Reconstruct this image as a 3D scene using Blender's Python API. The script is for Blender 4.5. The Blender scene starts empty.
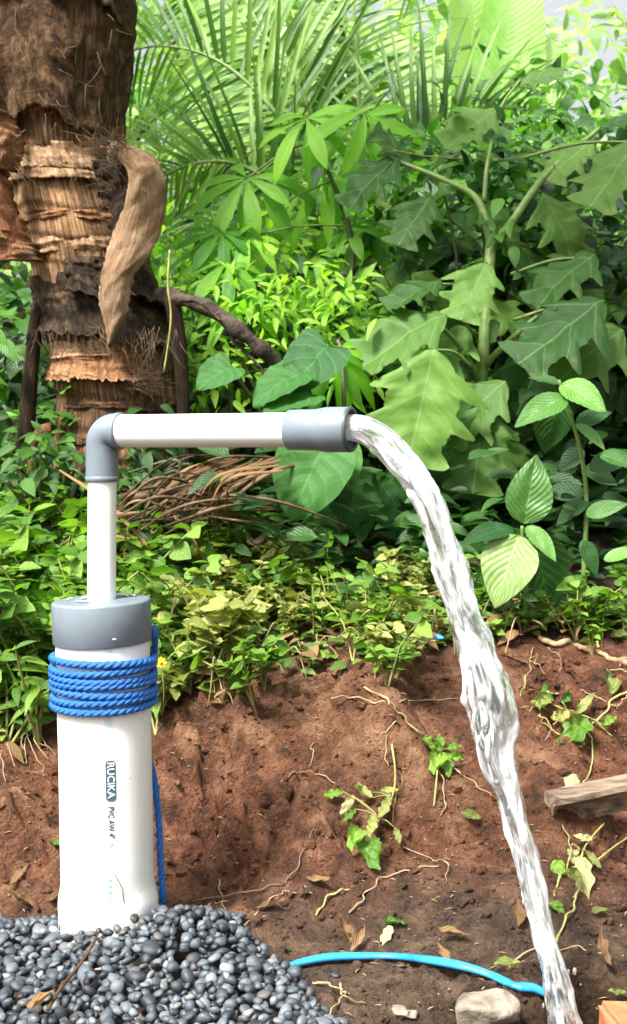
import bpy, math, random, bisect
import numpy as np
from mathutils import Vector, Matrix

random.seed(7)
rng = np.random.default_rng(7)
R = math.radians
scene = bpy.context.scene
COL = scene.collection

# ------------------------------------------------------------------ camera
F_PX = 1200.0            # focal length in pixels of the 627 x 1024 frame
CAM = Vector((0.0, -1.45, 0.60))
PITCH = math.atan(62.0 / F_PX)      # horizon a little above the middle of the frame
cam_d = bpy.data.cameras.new('camera')
cam_d.sensor_fit = 'VERTICAL'
cam_d.sensor_height = 24.0
cam_d.lens = 24.0 * F_PX / 1024.0
cam_d.clip_start = 0.02
cam_d.clip_end = 400
cam_d.dof.use_dof = True
cam_d.dof.focus_distance = 1.5
cam_d.dof.aperture_fstop = 9.0
cam = bpy.data.objects.new('camera', cam_d)
cam.location = CAM
cam.rotation_euler = (math.pi / 2 - PITCH, 0, 0)
COL.objects.link(cam)
scene.camera = cam

# ------------------------------------------------------------------ sky, sun, exposure
SUN_ELEV, SUN_AZ = R(54), R(220)     # azimuth from +Y clockwise: the sun stands behind the camera, to the left
world = bpy.data.worlds.new('World')
scene.world = world
world.use_nodes = True
wn = world.node_tree
bg = wn.nodes['Background']
sky = wn.nodes.new('ShaderNodeTexSky')
sky.sky_type = 'NISHITA'
sky.sun_disc = False
sky.sun_elevation = SUN_ELEV
sky.sun_rotation = SUN_AZ
sky.altitude = 300
sky.air_density = 1.8
sky.dust_density = 10.0
sky.ozone_density = 0.0
milky = wn.nodes.new('ShaderNodeHueSaturation')      # humid, whitish tropical sky
milky.inputs['Saturation'].default_value = 0.28
wn.links.new(sky.outputs[0], milky.inputs['Color'])
wn.links.new(milky.outputs[0], bg.inputs[0])
bg.inputs[1].default_value = 0.115
sun_d = bpy.data.lights.new('sun', 'SUN')
sun_d.energy = 4.3
sun_d.angle = R(13)
sun_d.color = (1.0, 0.965, 0.90)
sun = bpy.data.objects.new('sun', sun_d)
sdir = Vector((math.sin(SUN_AZ) * math.cos(SUN_ELEV), math.cos(SUN_AZ) * math.cos(SUN_ELEV), math.sin(SUN_ELEV)))
sun.rotation_euler = sdir.to_track_quat('Z', 'Y').to_euler()
sun.location = sdir * 20
COL.objects.link(sun)
scene.view_settings.view_transform = 'Standard'
scene.view_settings.look = 'None'
scene.view_settings.exposure = 1.28
scene.view_settings.gamma = 1.0
scene.view_settings.use_curve_mapping = False
try:
    scene.cycles.max_bounces = 8
    scene.cycles.transparent_max_bounces = 8
    scene.cycles.transmission_bounces = 8
    scene.cycles.caustics_reflective = False
    scene.cycles.caustics_refractive = False
    scene.cycles.use_denoising = True
except Exception:
    pass

# ------------------------------------------------------------------ helpers
_c, _s = math.cos(PITCH), math.sin(PITCH)


def W(px, py, d):
    """point seen at pixel (px, py), d metres in front of the camera (measured along +Y)"""
    a = (px - 313.5) / F_PX
    b = -(py - 512.0) / F_PX
    dy = _c + b * _s
    dz = -_s + b * _c
    k = d / dy
    return Vector((CAM.x + a * k, CAM.y + d, CAM.z + dz * k))


def _hash(ix, iy, iz, seed):
    n = (ix * 374761393 + iy * 668265263 + iz * 2147483647 + seed * 1274126177) & 0xFFFFFFFF
    n = ((n ^ (n >> 13)) * 1274126177) & 0xFFFFFFFF
    n = (n ^ (n >> 16)) & 0xFFFFFFFF
    return n.astype(np.float64) / 4294967295.0


def vnoise(x, y, z=None, seed=0):
    x = np.asarray(x, float)
    y = np.asarray(y, float)
    z = np.zeros_like(x) if z is None else np.asarray(z, float)
    x, y, z = np.broadcast_arrays(x, y, z)
    xi, yi, zi = np.floor(x).astype(np.int64), np.floor(y).astype(np.int64), np.floor(z).astype(np.int64)
    fx, fy, fz = x - xi, y - yi, z - zi
    fx, fy, fz = (t * t * t * (t * (t * 6 - 15) + 10) for t in (fx, fy, fz))
    out = 0
    for dx in (0, 1):
        for dy in (0, 1):
            for dz in (0, 1):
                w = (fx if dx else 1 - fx) * (fy if dy else 1 - fy) * (fz if dz else 1 - fz)
                out = out + w * _hash(xi + dx, yi + dy, zi + dz, seed)
    return out * 2 - 1


def fbm(x, y, z=None, octaves=4, seed=0, gain=0.5):
    tot, amp = 0, 1.0
    x = np.asarray(x, float)
    y = np.asarray(y, float)
    z = None if z is None else np.asarray(z, float)
    for o in range(octaves):
        tot = tot + amp * vnoise(x, y, z, seed + o * 17)
        x, y = x * 2.03, y * 2.03
        z = None if z is None else z * 2.03
        amp *= gain
    return tot


class MB:
    """collects pieces of geometry; build() links them as one mesh object"""

    def __init__(self):
        self.v, self.f, self.uv, self.var, self.n = [], [], [], [], 0

    def add(self, verts, faces, uv=None, var=0.0):
        verts = np.asarray(verts, float).reshape(-1, 3)
        m = len(verts)
        self.v.append(verts)
        for f in faces if isinstance(faces, list) else [faces]:
            f = np.asarray(f, np.int64)
            if len(f):
                self.f.append(f + self.n)
        self.uv.append(np.zeros((m, 2)) if uv is None else np.asarray(uv, float))
        self.var.append(np.full(m, var) if np.isscalar(var) else np.asarray(var, float))
        self.n += m
        return self

    def mesh(self, name, smooth=True):
        me = bpy.data.meshes.new(name)
        v = np.concatenate(self.v)
        me.vertices.add(len(v))
        me.vertices.foreach_set('co', v.astype(np.float32).ravel())
        loops = np.concatenate([f.ravel() for f in self.f]).astype(np.int32)
        sizes = np.concatenate([np.full(len(f), f.shape[1]) for f in self.f]).astype(np.int32)
        me.loops.add(len(loops))
        me.loops.foreach_set('vertex_index', loops)
        me.polygons.add(len(sizes))
        starts = np.concatenate([[0], np.cumsum(sizes)[:-1]]).astype(np.int32)
        me.polygons.foreach_set('loop_start', starts)
        me.polygons.foreach_set('use_smooth', np.full(len(sizes), smooth, bool))
        uvl = me.uv_layers.new(name='UVMap')
        uv = np.concatenate(self.uv)[loops]
        uvl.data.foreach_set('uv', uv.astype(np.float32).ravel())
        at = me.attributes.new('var', 'FLOAT', 'POINT')
        at.data.foreach_set('value', np.concatenate(self.var).astype(np.float32))
        me.update(calc_edges=True)
        me.validate()
        return me

    def build(self, name, mat, parent=None, smooth=True):
        return obj(name, self.mesh(name, smooth), mat, parent)


def obj(name, me, mat=None, parent=None):
    o = bpy.data.objects.new(name, me)
    if mat is not None and me is not None and len(me.materials) == 0:
        me.materials.append(mat)
    COL.objects.link(o)
    if parent is not None:
        o.parent = parent
    return o


def tag(o, label=None, cat=None, group=None, kind=None):
    if label:
        o['label'] = label
    if cat:
        o['category'] = cat
    if group:
        o['group'] = group
    if kind:
        o['kind'] = kind
    return o


def empty(name, loc=(0, 0, 0)):
    o = bpy.data.objects.new(name, None)
    o.location = loc
    o.empty_display_size = 0.05
    COL.objects.link(o)
    return o


def keep(o, parent):
    """parent a world-space object without moving it (the parent has only a location)"""
    o.parent = parent
    o.location = o.location - parent.location
    return o


def grid_faces(nu, nv, wrap=False):
    i = np.arange(nu - 1)[:, None]
    j = np.arange(nv if wrap else nv - 1)[None, :]
    j2 = (j + 1) % nv
    a = i * nv + j
    b = i * nv + j2
    c = (i + 1) * nv + j2
    d = (i + 1) * nv + j
    return np.stack([a, b, c, d], -1).reshape(-1, 4)


def spline(pts, n):
    """Catmull-Rom through pts (k, m) sampled at n places"""
    p = np.array([list(q) for q in pts], float)
    if len(p) == 2:
        t = np.linspace(0, 1, n)[:, None]
        return p[0] * (1 - t) + p[1] * t
    P = np.vstack([2 * p[0] - p[1], p, 2 * p[-1] - p[-2]])
    t = np.linspace(0, len(p) - 1 - 1e-9, n)
    i = np.floor(t).astype(int)
    f = (t - i)[:, None]
    a, b, c, d = P[i], P[i + 1], P[i + 2], P[i + 3]
    return 0.5 * (2 * b + (c - a) * f + (2 * a - 5 * b + 4 * c - d) * f ** 2 + (3 * b - a - 3 * c + d) * f ** 3)


def frames(p):
    t = np.gradient(p, axis=0)
    t /= np.linalg.norm(t, axis=1)[:, None] + 1e-12
    ref = np.array([0, 0, 1.0]) if abs(t[0][2]) < 0.9 else np.array([1.0, 0, 0])
    n = np.cross(t[0], ref)
    n /= np.linalg.norm(n)
    N = [n]
    for k in range(1, len(p)):
        n = N[-1] - t[k] * np.dot(N[-1], t[k])
        n /= np.linalg.norm(n) + 1e-12
        N.append(n)
    N = np.array(N)
    return t, N, np.cross(t, N)


def tube_geo(p, r, m=8, caps=True, flat=None):
    """tube round the polyline p (n,3) with radius r (n,)"""
    p = np.asarray(p, float)
    n = len(p)
    r = np.full(n, r) if np.isscalar(r) else np.asarray(r, float)
    t, N, B = frames(p)
    th = np.linspace(0, 2 * np.pi, m, endpoint=False)
    c, s = np.cos(th), np.sin(th)
    fl = 1.0 if flat is None else flat
    v = p[:, None, :] + r[:, None, None] * (c[None, :, None] * N[:, None, :] + fl * s[None, :, None] * B[:, None, :])
    u = np.linspace(0, 1, n)
    uv = np.stack([np.repeat(u, m), np.tile(th / (2 * np.pi), n)], -1)
    v = v.reshape(-1, 3)
    faces = [grid_faces(n, m, True)[:, ::-1]]
    if caps:
        v = np.vstack([v, p[0], p[-1]])
        uv = np.vstack([uv, [0, 0], [1, 0]])
        k = np.arange(m)
        k2 = (k + 1) % m
        b = (n - 1) * m
        faces.append(np.stack([k, k2, np.full(m, n * m)], -1))
        faces.append(np.stack([b + k2, b + k, np.full(m, n * m + 1)], -1))
    return v, faces, uv


def lathe_geo(p0, p1, prof, m=64):
    """profile [(t along p0-p1 in metres, radius)] turned round the axis p0 -> p1"""
    p0, p1 = np.array(p0, float), np.array(p1, float)
    t = (p1 - p0) / np.linalg.norm(p1 - p0)
    ref = np.array([0, 1.0, 0]) if abs(t[1]) < 0.9 else np.array([1.0, 0, 0])
    n = np.cross(t, ref)
    n /= np.linalg.norm(n)
    b = np.cross(t, n)
    th = np.linspace(0, 2 * np.pi, m, endpoint=False)
    ring = np.cos(th)[:, None] * n + np.sin(th)[:, None] * b
    v = np.concatenate([p0 + t * q + ring * rr for q, rr in prof])
    uv = np.concatenate([np.stack([np.full(m, q), th / (2 * np.pi)], -1) for q, rr in prof])
    return v, [grid_faces(len(prof), m, True)], uv


def frame_mat(base, tip, hint):
    """columns x = base->tip (scaled), y = across, z = face normal; leaf templates run along +X with length 1"""
    x = Vector(tip) - Vector(base)
    L = x.length
    x.normalize()
    z = Vector(hint)
    z = z - x * z.dot(x)
    if z.length < 1e-4:
        z = Vector((0.1, 0.3, 1)) - x * x.z
    z.normalize()
    y = z.cross(x)
    M = Matrix((x, y, z)).transposed().to_4x4()
    M = Matrix.Translation(Vector(base)) @ M @ Matrix.Diagonal((L, L, L, 1))
    return M


# ------------------------------------------------------------------ materials
def new_mat(name):
    m = bpy.data.materials.new(name)
    m.use_nodes = True
    nt = m.node_tree
    return m, nt, nt.nodes, nt.links, nt.nodes['Principled BSDF']


def nd(nt, kind, **kw):
    n = nt.nodes.new('ShaderNode' + kind)
    for k, v in kw.items():
        if k.startswith('i_'):
            key = k[2:]
            key = int(key) if key.isdigit() else key.replace('_', ' ')
            n.inputs[key].default_value = v
        else:
            setattr(n, k, v)
    return n


def math_n(nt, op, a, b=None, clamp=False):
    n = nt.nodes.new('ShaderNodeMath')
    n.operation = op
    n.use_clamp = clamp
    for i, v in enumerate((a, b)):
        if v is None:
            continue
        if hasattr(v, 'is_output'):
            nt.links.new(v, n.inputs[i])
        else:
            n.inputs[i].default_value = v
    return n.outputs[0]


def ramp(nt, fac, stops):
    n = nt.nodes.new('ShaderNodeValToRGB')
    e = n.color_ramp.elements
    while len(e) > 1:
        e.remove(e[-1])
    for k, (p, c) in enumerate(stops):
        el = e[0] if k == 0 else e.new(p)
        el.position = p
        el.color = (*c, 1) if len(c) == 3 else c
    if fac is not None:
        nt.links.new(fac, n.inputs[0])
    return n.outputs[0]


def mix_c(nt, fac, a, b, blend='MIX'):
    n = nt.nodes.new('ShaderNodeMix')
    n.data_type = 'RGBA'
    n.blend_type = blend
    for key, v in ((0, fac), (6, a), (7, b)):
        if hasattr(v, 'is_output'):
            nt.links.new(v, n.inputs[key])
        else:
            n.inputs[key].default_value = (*v, 1) if isinstance(v, tuple) and len(v) == 3 else v
    return n.outputs[2]


def noise_n(nt, scale, vec=None, detail=4, rough=0.55, dist=0.0, stretch=None):
    n = nd(nt, 'TexNoise')
    n.inputs['Scale'].default_value = scale
    n.inputs['Detail'].default_value = detail
    n.inputs['Roughness'].default_value = rough
    n.inputs['Distortion'].default_value = dist
    if vec is None:
        vec = nt.nodes.new('ShaderNodeTexCoord').outputs['Object']
    if stretch:
        mp = nd(nt, 'Mapping')
        mp.inputs['Scale'].default_value = stretch
        nt.links.new(vec, mp.inputs[0])
        vec = mp.outputs[0]
    nt.links.new(vec, n.inputs['Vector'])
    return n.outputs['Fac']


def bump_n(nt, height, strength=0.4, dist=0.01):
    b = nd(nt, 'Bump')
    b.inputs['Strength'].default_value = strength
    b.inputs['Distance'].default_value = dist
    nt.links.new(height, b.inputs['Height'])
    return b.outputs[0]


def leaf_mat(name, dark, light, K=7.0, slant=0.8, vein=0.35, trans=0.3, rough=0.42, spec=0.45, veincol=None, mottle=0.35, dead=None, vw=1.0):
    m, nt, N, L, P = new_mat(name)
    oi = nd(nt, 'ObjectInfo')
    at = nd(nt, 'Attribute', attribute_name='var')
    v = math_n(nt, 'FRACT', math_n(nt, 'ADD', at.outputs['Fac'], oi.outputs['Random']))
    mid = tuple((a + b) / 2 for a, b in zip(dark, light))
    col = ramp(nt, v, [(0.0, dark), (0.55, mid), (1.0, light)])
    uv = nd(nt, 'UVMap').outputs[0]
    sep = nd(nt, 'SeparateXYZ')
    L.new(uv, sep.inputs[0])
    off = math_n(nt, 'ABSOLUTE', math_n(nt, 'SUBTRACT', sep.outputs[1], 0.5))
    # side veins run forward and outward from the midrib
    ph = math_n(nt, 'MULTIPLY', math_n(nt, 'SUBTRACT', sep.outputs[0], math_n(nt, 'MULTIPLY', off, slant)), K)
    ph = math_n(nt, 'ADD', ph, math_n(nt, 'MULTIPLY', noise_n(nt, 4.0, uv, 2, 0.5), 0.45))
    tri = math_n(nt, 'ABSOLUTE', math_n(nt, 'SUBTRACT', math_n(nt, 'FRACT', ph), 0.5))     # 0 at the vein
    side = math_n(nt, 'SUBTRACT', 1.0, math_n(nt, 'MULTIPLY', tri, 14.0 * vw), True)
    midr = math_n(nt, 'SUBTRACT', 1.0, math_n(nt, 'MULTIPLY', off, 50.0 * vw), True)
    vv = math_n(nt, 'MAXIMUM', math_n(nt, 'MULTIPLY', side, 0.65), midr)
    if veincol is None:
        veincol = tuple(min(1, c * 1.7 + 0.03) for c in light)
    mot = noise_n(nt, 11.0, uv, 5, 0.68)
    col = mix_c(nt, math_n(nt, 'MULTIPLY', mot, mottle), col, tuple(c * 0.5 for c in dark))
    if dead:
        dn = noise_n(nt, 3.4, uv, 4, 0.65, 0.6)
        dsel = math_n(nt, 'MULTIPLY', math_n(nt, 'SUBTRACT', dn, 0.6), 9.0, True)
        col = mix_c(nt, math_n(nt, 'MULTIPLY', dsel, 0.8), col, dead)
    col = mix_c(nt, math_n(nt, 'MULTIPLY', vv, vein), col, veincol)
    L.new(col, P.inputs['Base Color'])
    P.inputs['Roughness'].default_value = rough
    P.inputs['Specular IOR Level'].default_value = spec
    # quilted relief between the veins
    h = math_n(nt, 'ADD', math_n(nt, 'MULTIPLY', tri, 1.2), math_n(nt, 'MULTIPLY', mot, 1.1))
    L.new(bump_n(nt, h, 0.35, 0.006), P.inputs['Normal'])
    tr = nd(nt, 'BsdfTranslucent')
    tcol = mix_c(nt, 1.0, col, (1.0, 1.15, 0.45), 'MULTIPLY')
    hs = nd(nt, 'HueSaturation')
    hs.inputs['Value'].default_value = 1.9
    L.new(tcol, hs.inputs['Color'])
    L.new(hs.outputs[0], tr.inputs[0])
    mx = nd(nt, 'MixShader')
    mx.inputs[0].default_value = trans
    L.new(P.outputs[0], mx.inputs[1])
    L.new(tr.outputs[0], mx.inputs[2])
    L.new(mx.outputs[0], N['Material Output'].inputs[0])
    return m


def plain_mat(name, c1, c2, scale=8.0, rough=0.6, bump=0.3, bdist=0.004, stretch=None, spec=0.4, detail=5, lo=0.35, hi=0.68, coords='Object'):
    m, nt, N, L, P = new_mat(name)
    tc = nt.nodes.new('ShaderNodeTexCoord')
    f = noise_n(nt, scale, tc.outputs[coords], detail, 0.6, 0.0, stretch)
    L.new(ramp(nt, f, [(lo, c1), (hi, c2)]), P.inputs['Base Color'])
    P.inputs['Roughness'].default_value = rough
    P.inputs['Specular IOR Level'].default_value = spec
    if bump:
        f2 = noise_n(nt, scale * 3.1, tc.outputs[coords], 4, 0.6, 0.0, stretch)
        L.new(bump_n(nt, math_n(nt, 'ADD', f, math_n(nt, 'MULTIPLY', f2, 0.5)), bump, bdist), P.inputs['Normal'])
    return m


MAT = {}


def make_materials():
    # greens
    MAT['weed'] = leaf_mat('weed_leaf', (0.04, 0.125, 0.011), (0.22, 0.38, 0.045), K=5, vein=0.25, trans=0.32, mottle=0.45)
    MAT['weed_olive'] = leaf_mat('weed_leaf_olive', (0.13, 0.17, 0.035), (0.40, 0.41, 0.12), K=5, vein=0.25, trans=0.25, mottle=0.5)
    MAT['cover'] = leaf_mat('ground_cover_leaf', (0.03, 0.085, 0.012), (0.22, 0.34, 0.05), K=5, vein=0.2, trans=0.28)
    MAT['lobed'] = leaf_mat('lobed_leaf', (0.020, 0.075, 0.012), (0.145, 0.28, 0.05), K=3.3, slant=0.55, vein=0.34, trans=0.28, rough=0.58, spec=0.28, vw=1.7, veincol=(0.30, 0.42, 0.18), mottle=0.3, dead=(0.16, 0.15, 0.05))
    MAT['ovate'] = leaf_mat('ovate_leaf', (0.035, 0.12, 0.02), (0.15, 0.33, 0.06), K=10, slant=0.75, vein=0.45, trans=0.25, rough=0.38, spec=0.5, veincol=(0.28, 0.45, 0.14), mottle=0.3)
    MAT['ovate_dark'] = leaf_mat('ovate_leaf_dark', (0.012, 0.05, 0.012), (0.03, 0.10, 0.02), K=9, slant=0.7, vein=0.3, trans=0.12, rough=0.5, spec=0.3, mottle=0.3)
    MAT['ovate_aged'] = leaf_mat('ovate_leaf_aged', (0.16, 0.27, 0.07), (0.22, 0.33, 0.10), K=9, slant=0.8, vein=0.5, trans=0.2, rough=0.45, veincol=(0.40, 0.50, 0.22), mottle=0.5, dead=(0.30, 0.24, 0.10))
    MAT['cassava'] = leaf_mat('cassava_leaf', (0.06, 0.22, 0.015), (0.26, 0.52, 0.04), K=9, vein=0.3, trans=0.42, mottle=0.2)
    MAT['broad'] = leaf_mat('broad_leaf', (0.018, 0.085, 0.018), (0.075, 0.21, 0.04), K=5, vein=0.3, trans=0.25, rough=0.6, spec=0.25, mottle=0.2)
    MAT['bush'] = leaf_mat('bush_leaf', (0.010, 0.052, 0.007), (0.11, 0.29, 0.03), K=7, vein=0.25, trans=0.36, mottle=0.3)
    MAT['bush_shade'] = leaf_mat('bush_leaf_shade', (0.006, 0.030, 0.006), (0.038, 0.12, 0.018), K=7, vein=0.25, trans=0.28, mottle=0.3)  # leaf colour lowered to paint the deep shade inside the thicket
    MAT['bush_backlit'] = leaf_mat('bush_leaf_backlit', (0.10, 0.27, 0.015), (0.36, 0.58, 0.06), K=7, vein=0.25, trans=0.45, mottle=0.2)  # lime colour imitates light glowing through backlit leaves
    MAT['tree'] = leaf_mat('tree_leaf_paled', (0.13, 0.25, 0.08), (0.40, 0.54, 0.26), K=6, vein=0.1, trans=0.5, mottle=0.2)  # leaf colour paled to imitate the glare over the far foliage
    MAT['palm'] = leaf_mat('palm_leaflet', (0.018, 0.085, 0.010), (0.20, 0.34, 0.055), K=0.5, vein=0.4, trans=0.4, rough=0.35, mottle=0.2)
    MAT['banana'] = leaf_mat('banana_leaf', (0.34, 0.50, 0.20), (0.46, 0.62, 0.30), K=40, slant=0.25, vein=0.15, trans=0.5, rough=0.4, mottle=0.15)
    MAT['stem'] = plain_mat('green_stem', (0.09, 0.16, 0.035), (0.19, 0.27, 0.08), 30, 0.5, 0.2)
    MAT['stem_dark'] = plain_mat('dark_stem', (0.03, 0.045, 0.015), (0.09, 0.10, 0.04), 30, 0.6, 0.2)
    MAT['vine'] = plain_mat('dry_vine', (0.15, 0.095, 0.05), (0.40, 0.29, 0.16), 40, 0.7, 0.3)
    MAT['vine_green'] = plain_mat('green_vine', (0.16, 0.17, 0.05), (0.36, 0.34, 0.12), 25, 0.6, 0.3)
    MAT['bark'] = plain_mat('bush_bark', (0.05, 0.035, 0.02), (0.16, 0.12, 0.08), 14, 0.85, 0.6, 0.01)
    MAT['dead_strip'] = plain_mat('dead_frond', (0.035, 0.02, 0.011), (0.20, 0.12, 0.066), 12, 0.75, 0.4, 0.004, stretch=(1, 1, 1))
    MAT['dead_leaf'] = leaf_mat('dead_leaf', (0.13, 0.07, 0.03), (0.36, 0.22, 0.11), K=6, vein=0.35, trans=0.12, rough=0.7, spec=0.2, mottle=0.7, veincol=(0.42, 0.30, 0.18))
    MAT['pale_leaf'] = leaf_mat('wilted_leaf', (0.30, 0.29, 0.12), (0.50, 0.47, 0.24), K=6, vein=0.3, trans=0.2, rough=0.6, mottle=0.5, dead=(0.30, 0.2, 0.1))
    MAT['dead_branch'] = plain_mat('dead_branch', (0.010, 0.007, 0.005), (0.085, 0.058, 0.04), 34, 0.85, 0.9, 0.012, stretch=(1, 1, 1))
    # pipe
    m, nt, N, L, P = new_mat('white_pvc')
    f = noise_n(nt, 14, None, 4, 0.6, 0, (1, 1, 0.35))
    g = noise_n(nt, 160, None, 2, 0.5)
    c = ramp(nt, f, [(0.35, (0.80, 0.80, 0.77)), (0.7, (0.85, 0.85, 0.835))])
    # splashed mud specks and a dirty film low on the pipe
    sp = math_n(nt, 'MULTIPLY', math_n(nt, 'SUBTRACT', g, 0.725), 30.0, True)
    c = mix_c(nt, math_n(nt, 'MULTIPLY', sp, 0.55), c, (0.30, 0.22, 0.15))
    tc = nt.nodes.new('ShaderNodeTexCoord')
    sz = nd(nt, 'SeparateXYZ')
    L.new(tc.outputs['Object'], sz.inputs[0])
    low = math_n(nt, 'SUBTRACT', 1.0, math_n(nt, 'MULTIPLY', sz.outputs[2], 7.0), True)
    dn = noise_n(nt, 26, tc.outputs['Object'], 5, 0.65)
    dirt = math_n(nt, 'MULTIPLY', low, math_n(nt, 'MULTIPLY', math_n(nt, 'SUBTRACT', dn, 0.42), 3.0, True))
    c = mix_c(nt, math_n(nt, 'MULTIPLY', dirt, 0.75), c, (0.42, 0.31, 0.21))
    L.new(c, P.inputs['Base Color'])
    P.inputs['Roughness'].default_value = 0.38
    P.inputs['Specular IOR Level'].default_value = 0.45
    L.new(bump_n(nt, f, 0.04, 0.004), P.inputs['Normal'])
    MAT['pvc'] = m
    m, nt, N, L, P = new_mat('grey_fitting')
    f = noise_n(nt, 24, None, 5, 0.6)
    g = noise_n(nt, 420, None, 2, 0.5)
    c = ramp(nt, f, [(0.3, (0.13, 0.162, 0.195)), (0.7, (0.16, 0.196, 0.232))])
    c = mix_c(nt, math_n(nt, 'MULTIPLY', math_n(nt, 'SUBTRACT', g, 0.70), 5.0, True), c, (0.26, 0.27, 0.28))
    L.new(c, P.inputs['Base Color'])
    L.new(ramp(nt, f, [(0.3, (0.30,) * 3), (0.7, (0.44,) * 3)]), P.inputs['Roughness'])
    MAT['grey'] = m
    m, nt, N, L, P = new_mat('print_ink')
    P.inputs['Base Color'].default_value = (0.045, 0.10, 0.14, 1)
    P.inputs['Roughness'].default_value = 0.5
    MAT['ink'] = m
    m, nt, N, L, P = new_mat('faded_print')
    P.inputs['Base Color'].default_value = (0.28, 0.50, 0.64, 1)
    MAT['ink_pale'] = m
    m, nt, N, L, P = new_mat('dark_bore')
    P.inputs['Base Color'].default_value = (0.05, 0.06, 0.07, 1)
    MAT['bore'] = m
    # rope, hose
    m, nt, N, L, P = new_mat('blue_rope')
    uv = nd(nt, 'UVMap').outputs[0]
    f = noise_n(nt, 3.0, uv, 3, 0.6, 0, (160, 14, 1))
    L.new(ramp(nt, f, [(0.3, (0.004, 0.06, 0.30)), (0.72, (0.02, 0.20, 0.62))]), P.inputs['Base Color'])
    P.inputs['Roughness'].default_value = 0.42
    L.new(bump_n(nt, f, 0.6, 0.002), P.inputs['Normal'])
    MAT['rope'] = m
    m, nt, N, L, P = new_mat('blue_hose')
    f = noise_n(nt, 20, None, 5, 0.65)
    L.new(ramp(nt, f, [(0.34, (0.12, 0.13, 0.14)), (0.40, (0.012, 0.17, 0.46)), (0.62, (0.03, 0.28, 0.62)), (0.72, (0.16, 0.33, 0.52))]), P.inputs['Base Color'])
    P.inputs['Roughness'].default_value = 0.35
    MAT['hose'] = m
    # water
    m, nt, N, L, P = new_mat('water')
    uv = nd(nt, 'UVMap').outputs[0]
    f = noise_n(nt, 1.0, uv, 3, 0.5, 0.8, (15, 3.4, 1))
    f2 = noise_n(nt, 1.0, uv, 4, 0.6, 0.6, (46, 11, 1))
    h = math_n(nt, 'ADD', f, math_n(nt, 'MULTIPLY', f2, 0.5))
    gl = nd(nt, 'BsdfGlass')
    gl.inputs['IOR'].default_value = 1.33
    gl.inputs['Roughness'].default_value = 0.03
    gl.inputs['Color'].default_value = (0.97, 0.99, 1, 1)
    P.inputs['Base Color'].default_value = (0.86, 0.88, 0.89, 1)
    P.inputs['Roughness'].default_value = 0.18
    P.inputs['Specular IOR Level'].default_value = 0.6
    nb = bump_n(nt, h, 0.5, 0.008)
    L.new(nb, gl.inputs['Normal'])
    L.new(nb, P.inputs['Normal'])
    tl = nd(nt, 'BsdfTranslucent')
    tl.inputs[0].default_value = (0.9, 0.92, 0.93, 1)
    m1 = nd(nt, 'MixShader')
    m1.inputs[0].default_value = 0.45
    L.new(P.outputs[0], m1.inputs[1])
    L.new(tl.outputs[0], m1.inputs[2])
    foam = math_n(nt, 'MULTIPLY', math_n(nt, 'SUBTRACT', h, 0.595), 4.5, True)
    m2 = nd(nt, 'MixShader')
    L.new(foam, m2.inputs[0])
    L.new(gl.outputs[0], m2.inputs[1])
    L.new(m1.outputs[0], m2.inputs[2])
    L.new(m2.outputs[0], N['Material Output'].inputs[0])
    MAT['water'] = m
    m, nt, N, L, P = new_mat('muddy_water')
    P.inputs['Base Color'].default_value = (0.16, 0.10, 0.06, 1)
    P.inputs['Roughness'].default_value = 0.06
    L.new(bump_n(nt, noise_n(nt, 60, None, 3, 0.5), 0.4, 0.01), P.inputs['Normal'])
    MAT['puddle'] = m
    # pebbles
    m, nt, N, L, P = new_mat('grey_pebble')
    oi = nd(nt, 'ObjectInfo')
    at = nd(nt, 'Attribute', attribute_name='var')
    v = math_n(nt, 'FRACT', math_n(nt, 'ADD', at.outputs['Fac'], oi.outputs['Random']))
    base = ramp(nt, v, [(0.0, (0.010, 0.013, 0.018)), (0.35, (0.030, 0.039, 0.050)), (0.68, (0.062, 0.076, 0.092)), (0.88, (0.115, 0.132, 0.15)), (0.93, (0.18, 0.19, 0.20)), (0.95, (0.085, 0.072, 0.066)), (1.0, (0.04, 0.045, 0.055))])
    f = noise_n(nt, 110, None, 5, 0.7)
    c = mix_c(nt, math_n(nt, 'MULTIPLY', math_n(nt, 'SUBTRACT', f, 0.5), 1.6, True), base, (0.24, 0.25, 0.27))
    L.new(c, P.inputs['Base Color'])
    P.inputs['Roughness'].default_value = 0.5
    L.new(bump_n(nt, f, 0.25, 0.002), P.inputs['Normal'])
    MAT['pebble'] = m
    # soil
    m, nt, N, L, P = new_mat('soil')
    pos = nd(nt, 'NewGeometry').outputs['Position']
    a = noise_n(nt, 3.2, pos, 6, 0.6, 0.5)
    b = noise_n(nt, 24, pos, 6, 0.68)
    d = noise_n(nt, 150, pos, 5, 0.7)
    red = ramp(nt, b, [(0.34, (0.042, 0.015, 0.007)), (0.5, (0.165, 0.058, 0.027)), (0.66, (0.34, 0.145, 0.077))])
    ochre = ramp(nt, b, [(0.34, (0.070, 0.027, 0.012)), (0.5, (0.22, 0.095, 0.045)), (0.66, (0.41, 0.22, 0.125))])
    dark = ramp(nt, b, [(0.30, (0.032, 0.022, 0.015)), (0.5, (0.095, 0.064, 0.042)), (0.72, (0.24, 0.165, 0.11))])
    c = mix_c(nt, math_n(nt, 'MULTIPLY', math_n(nt, 'SUBTRACT', a, 0.48), 8.0, True), red, ochre)
    # dark earth by the outlet, shelf darkened to paint the shade under the plants, the cut bank is bare laterite
    sz = nd(nt, 'SeparateXYZ')
    L.new(pos, sz.inputs[0])
    yj = math_n(nt, 'ADD', sz.outputs[1], math_n(nt, 'MULTIPLY', math_n(nt, 'SUBTRACT', a, 0.5), 0.5))
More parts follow.
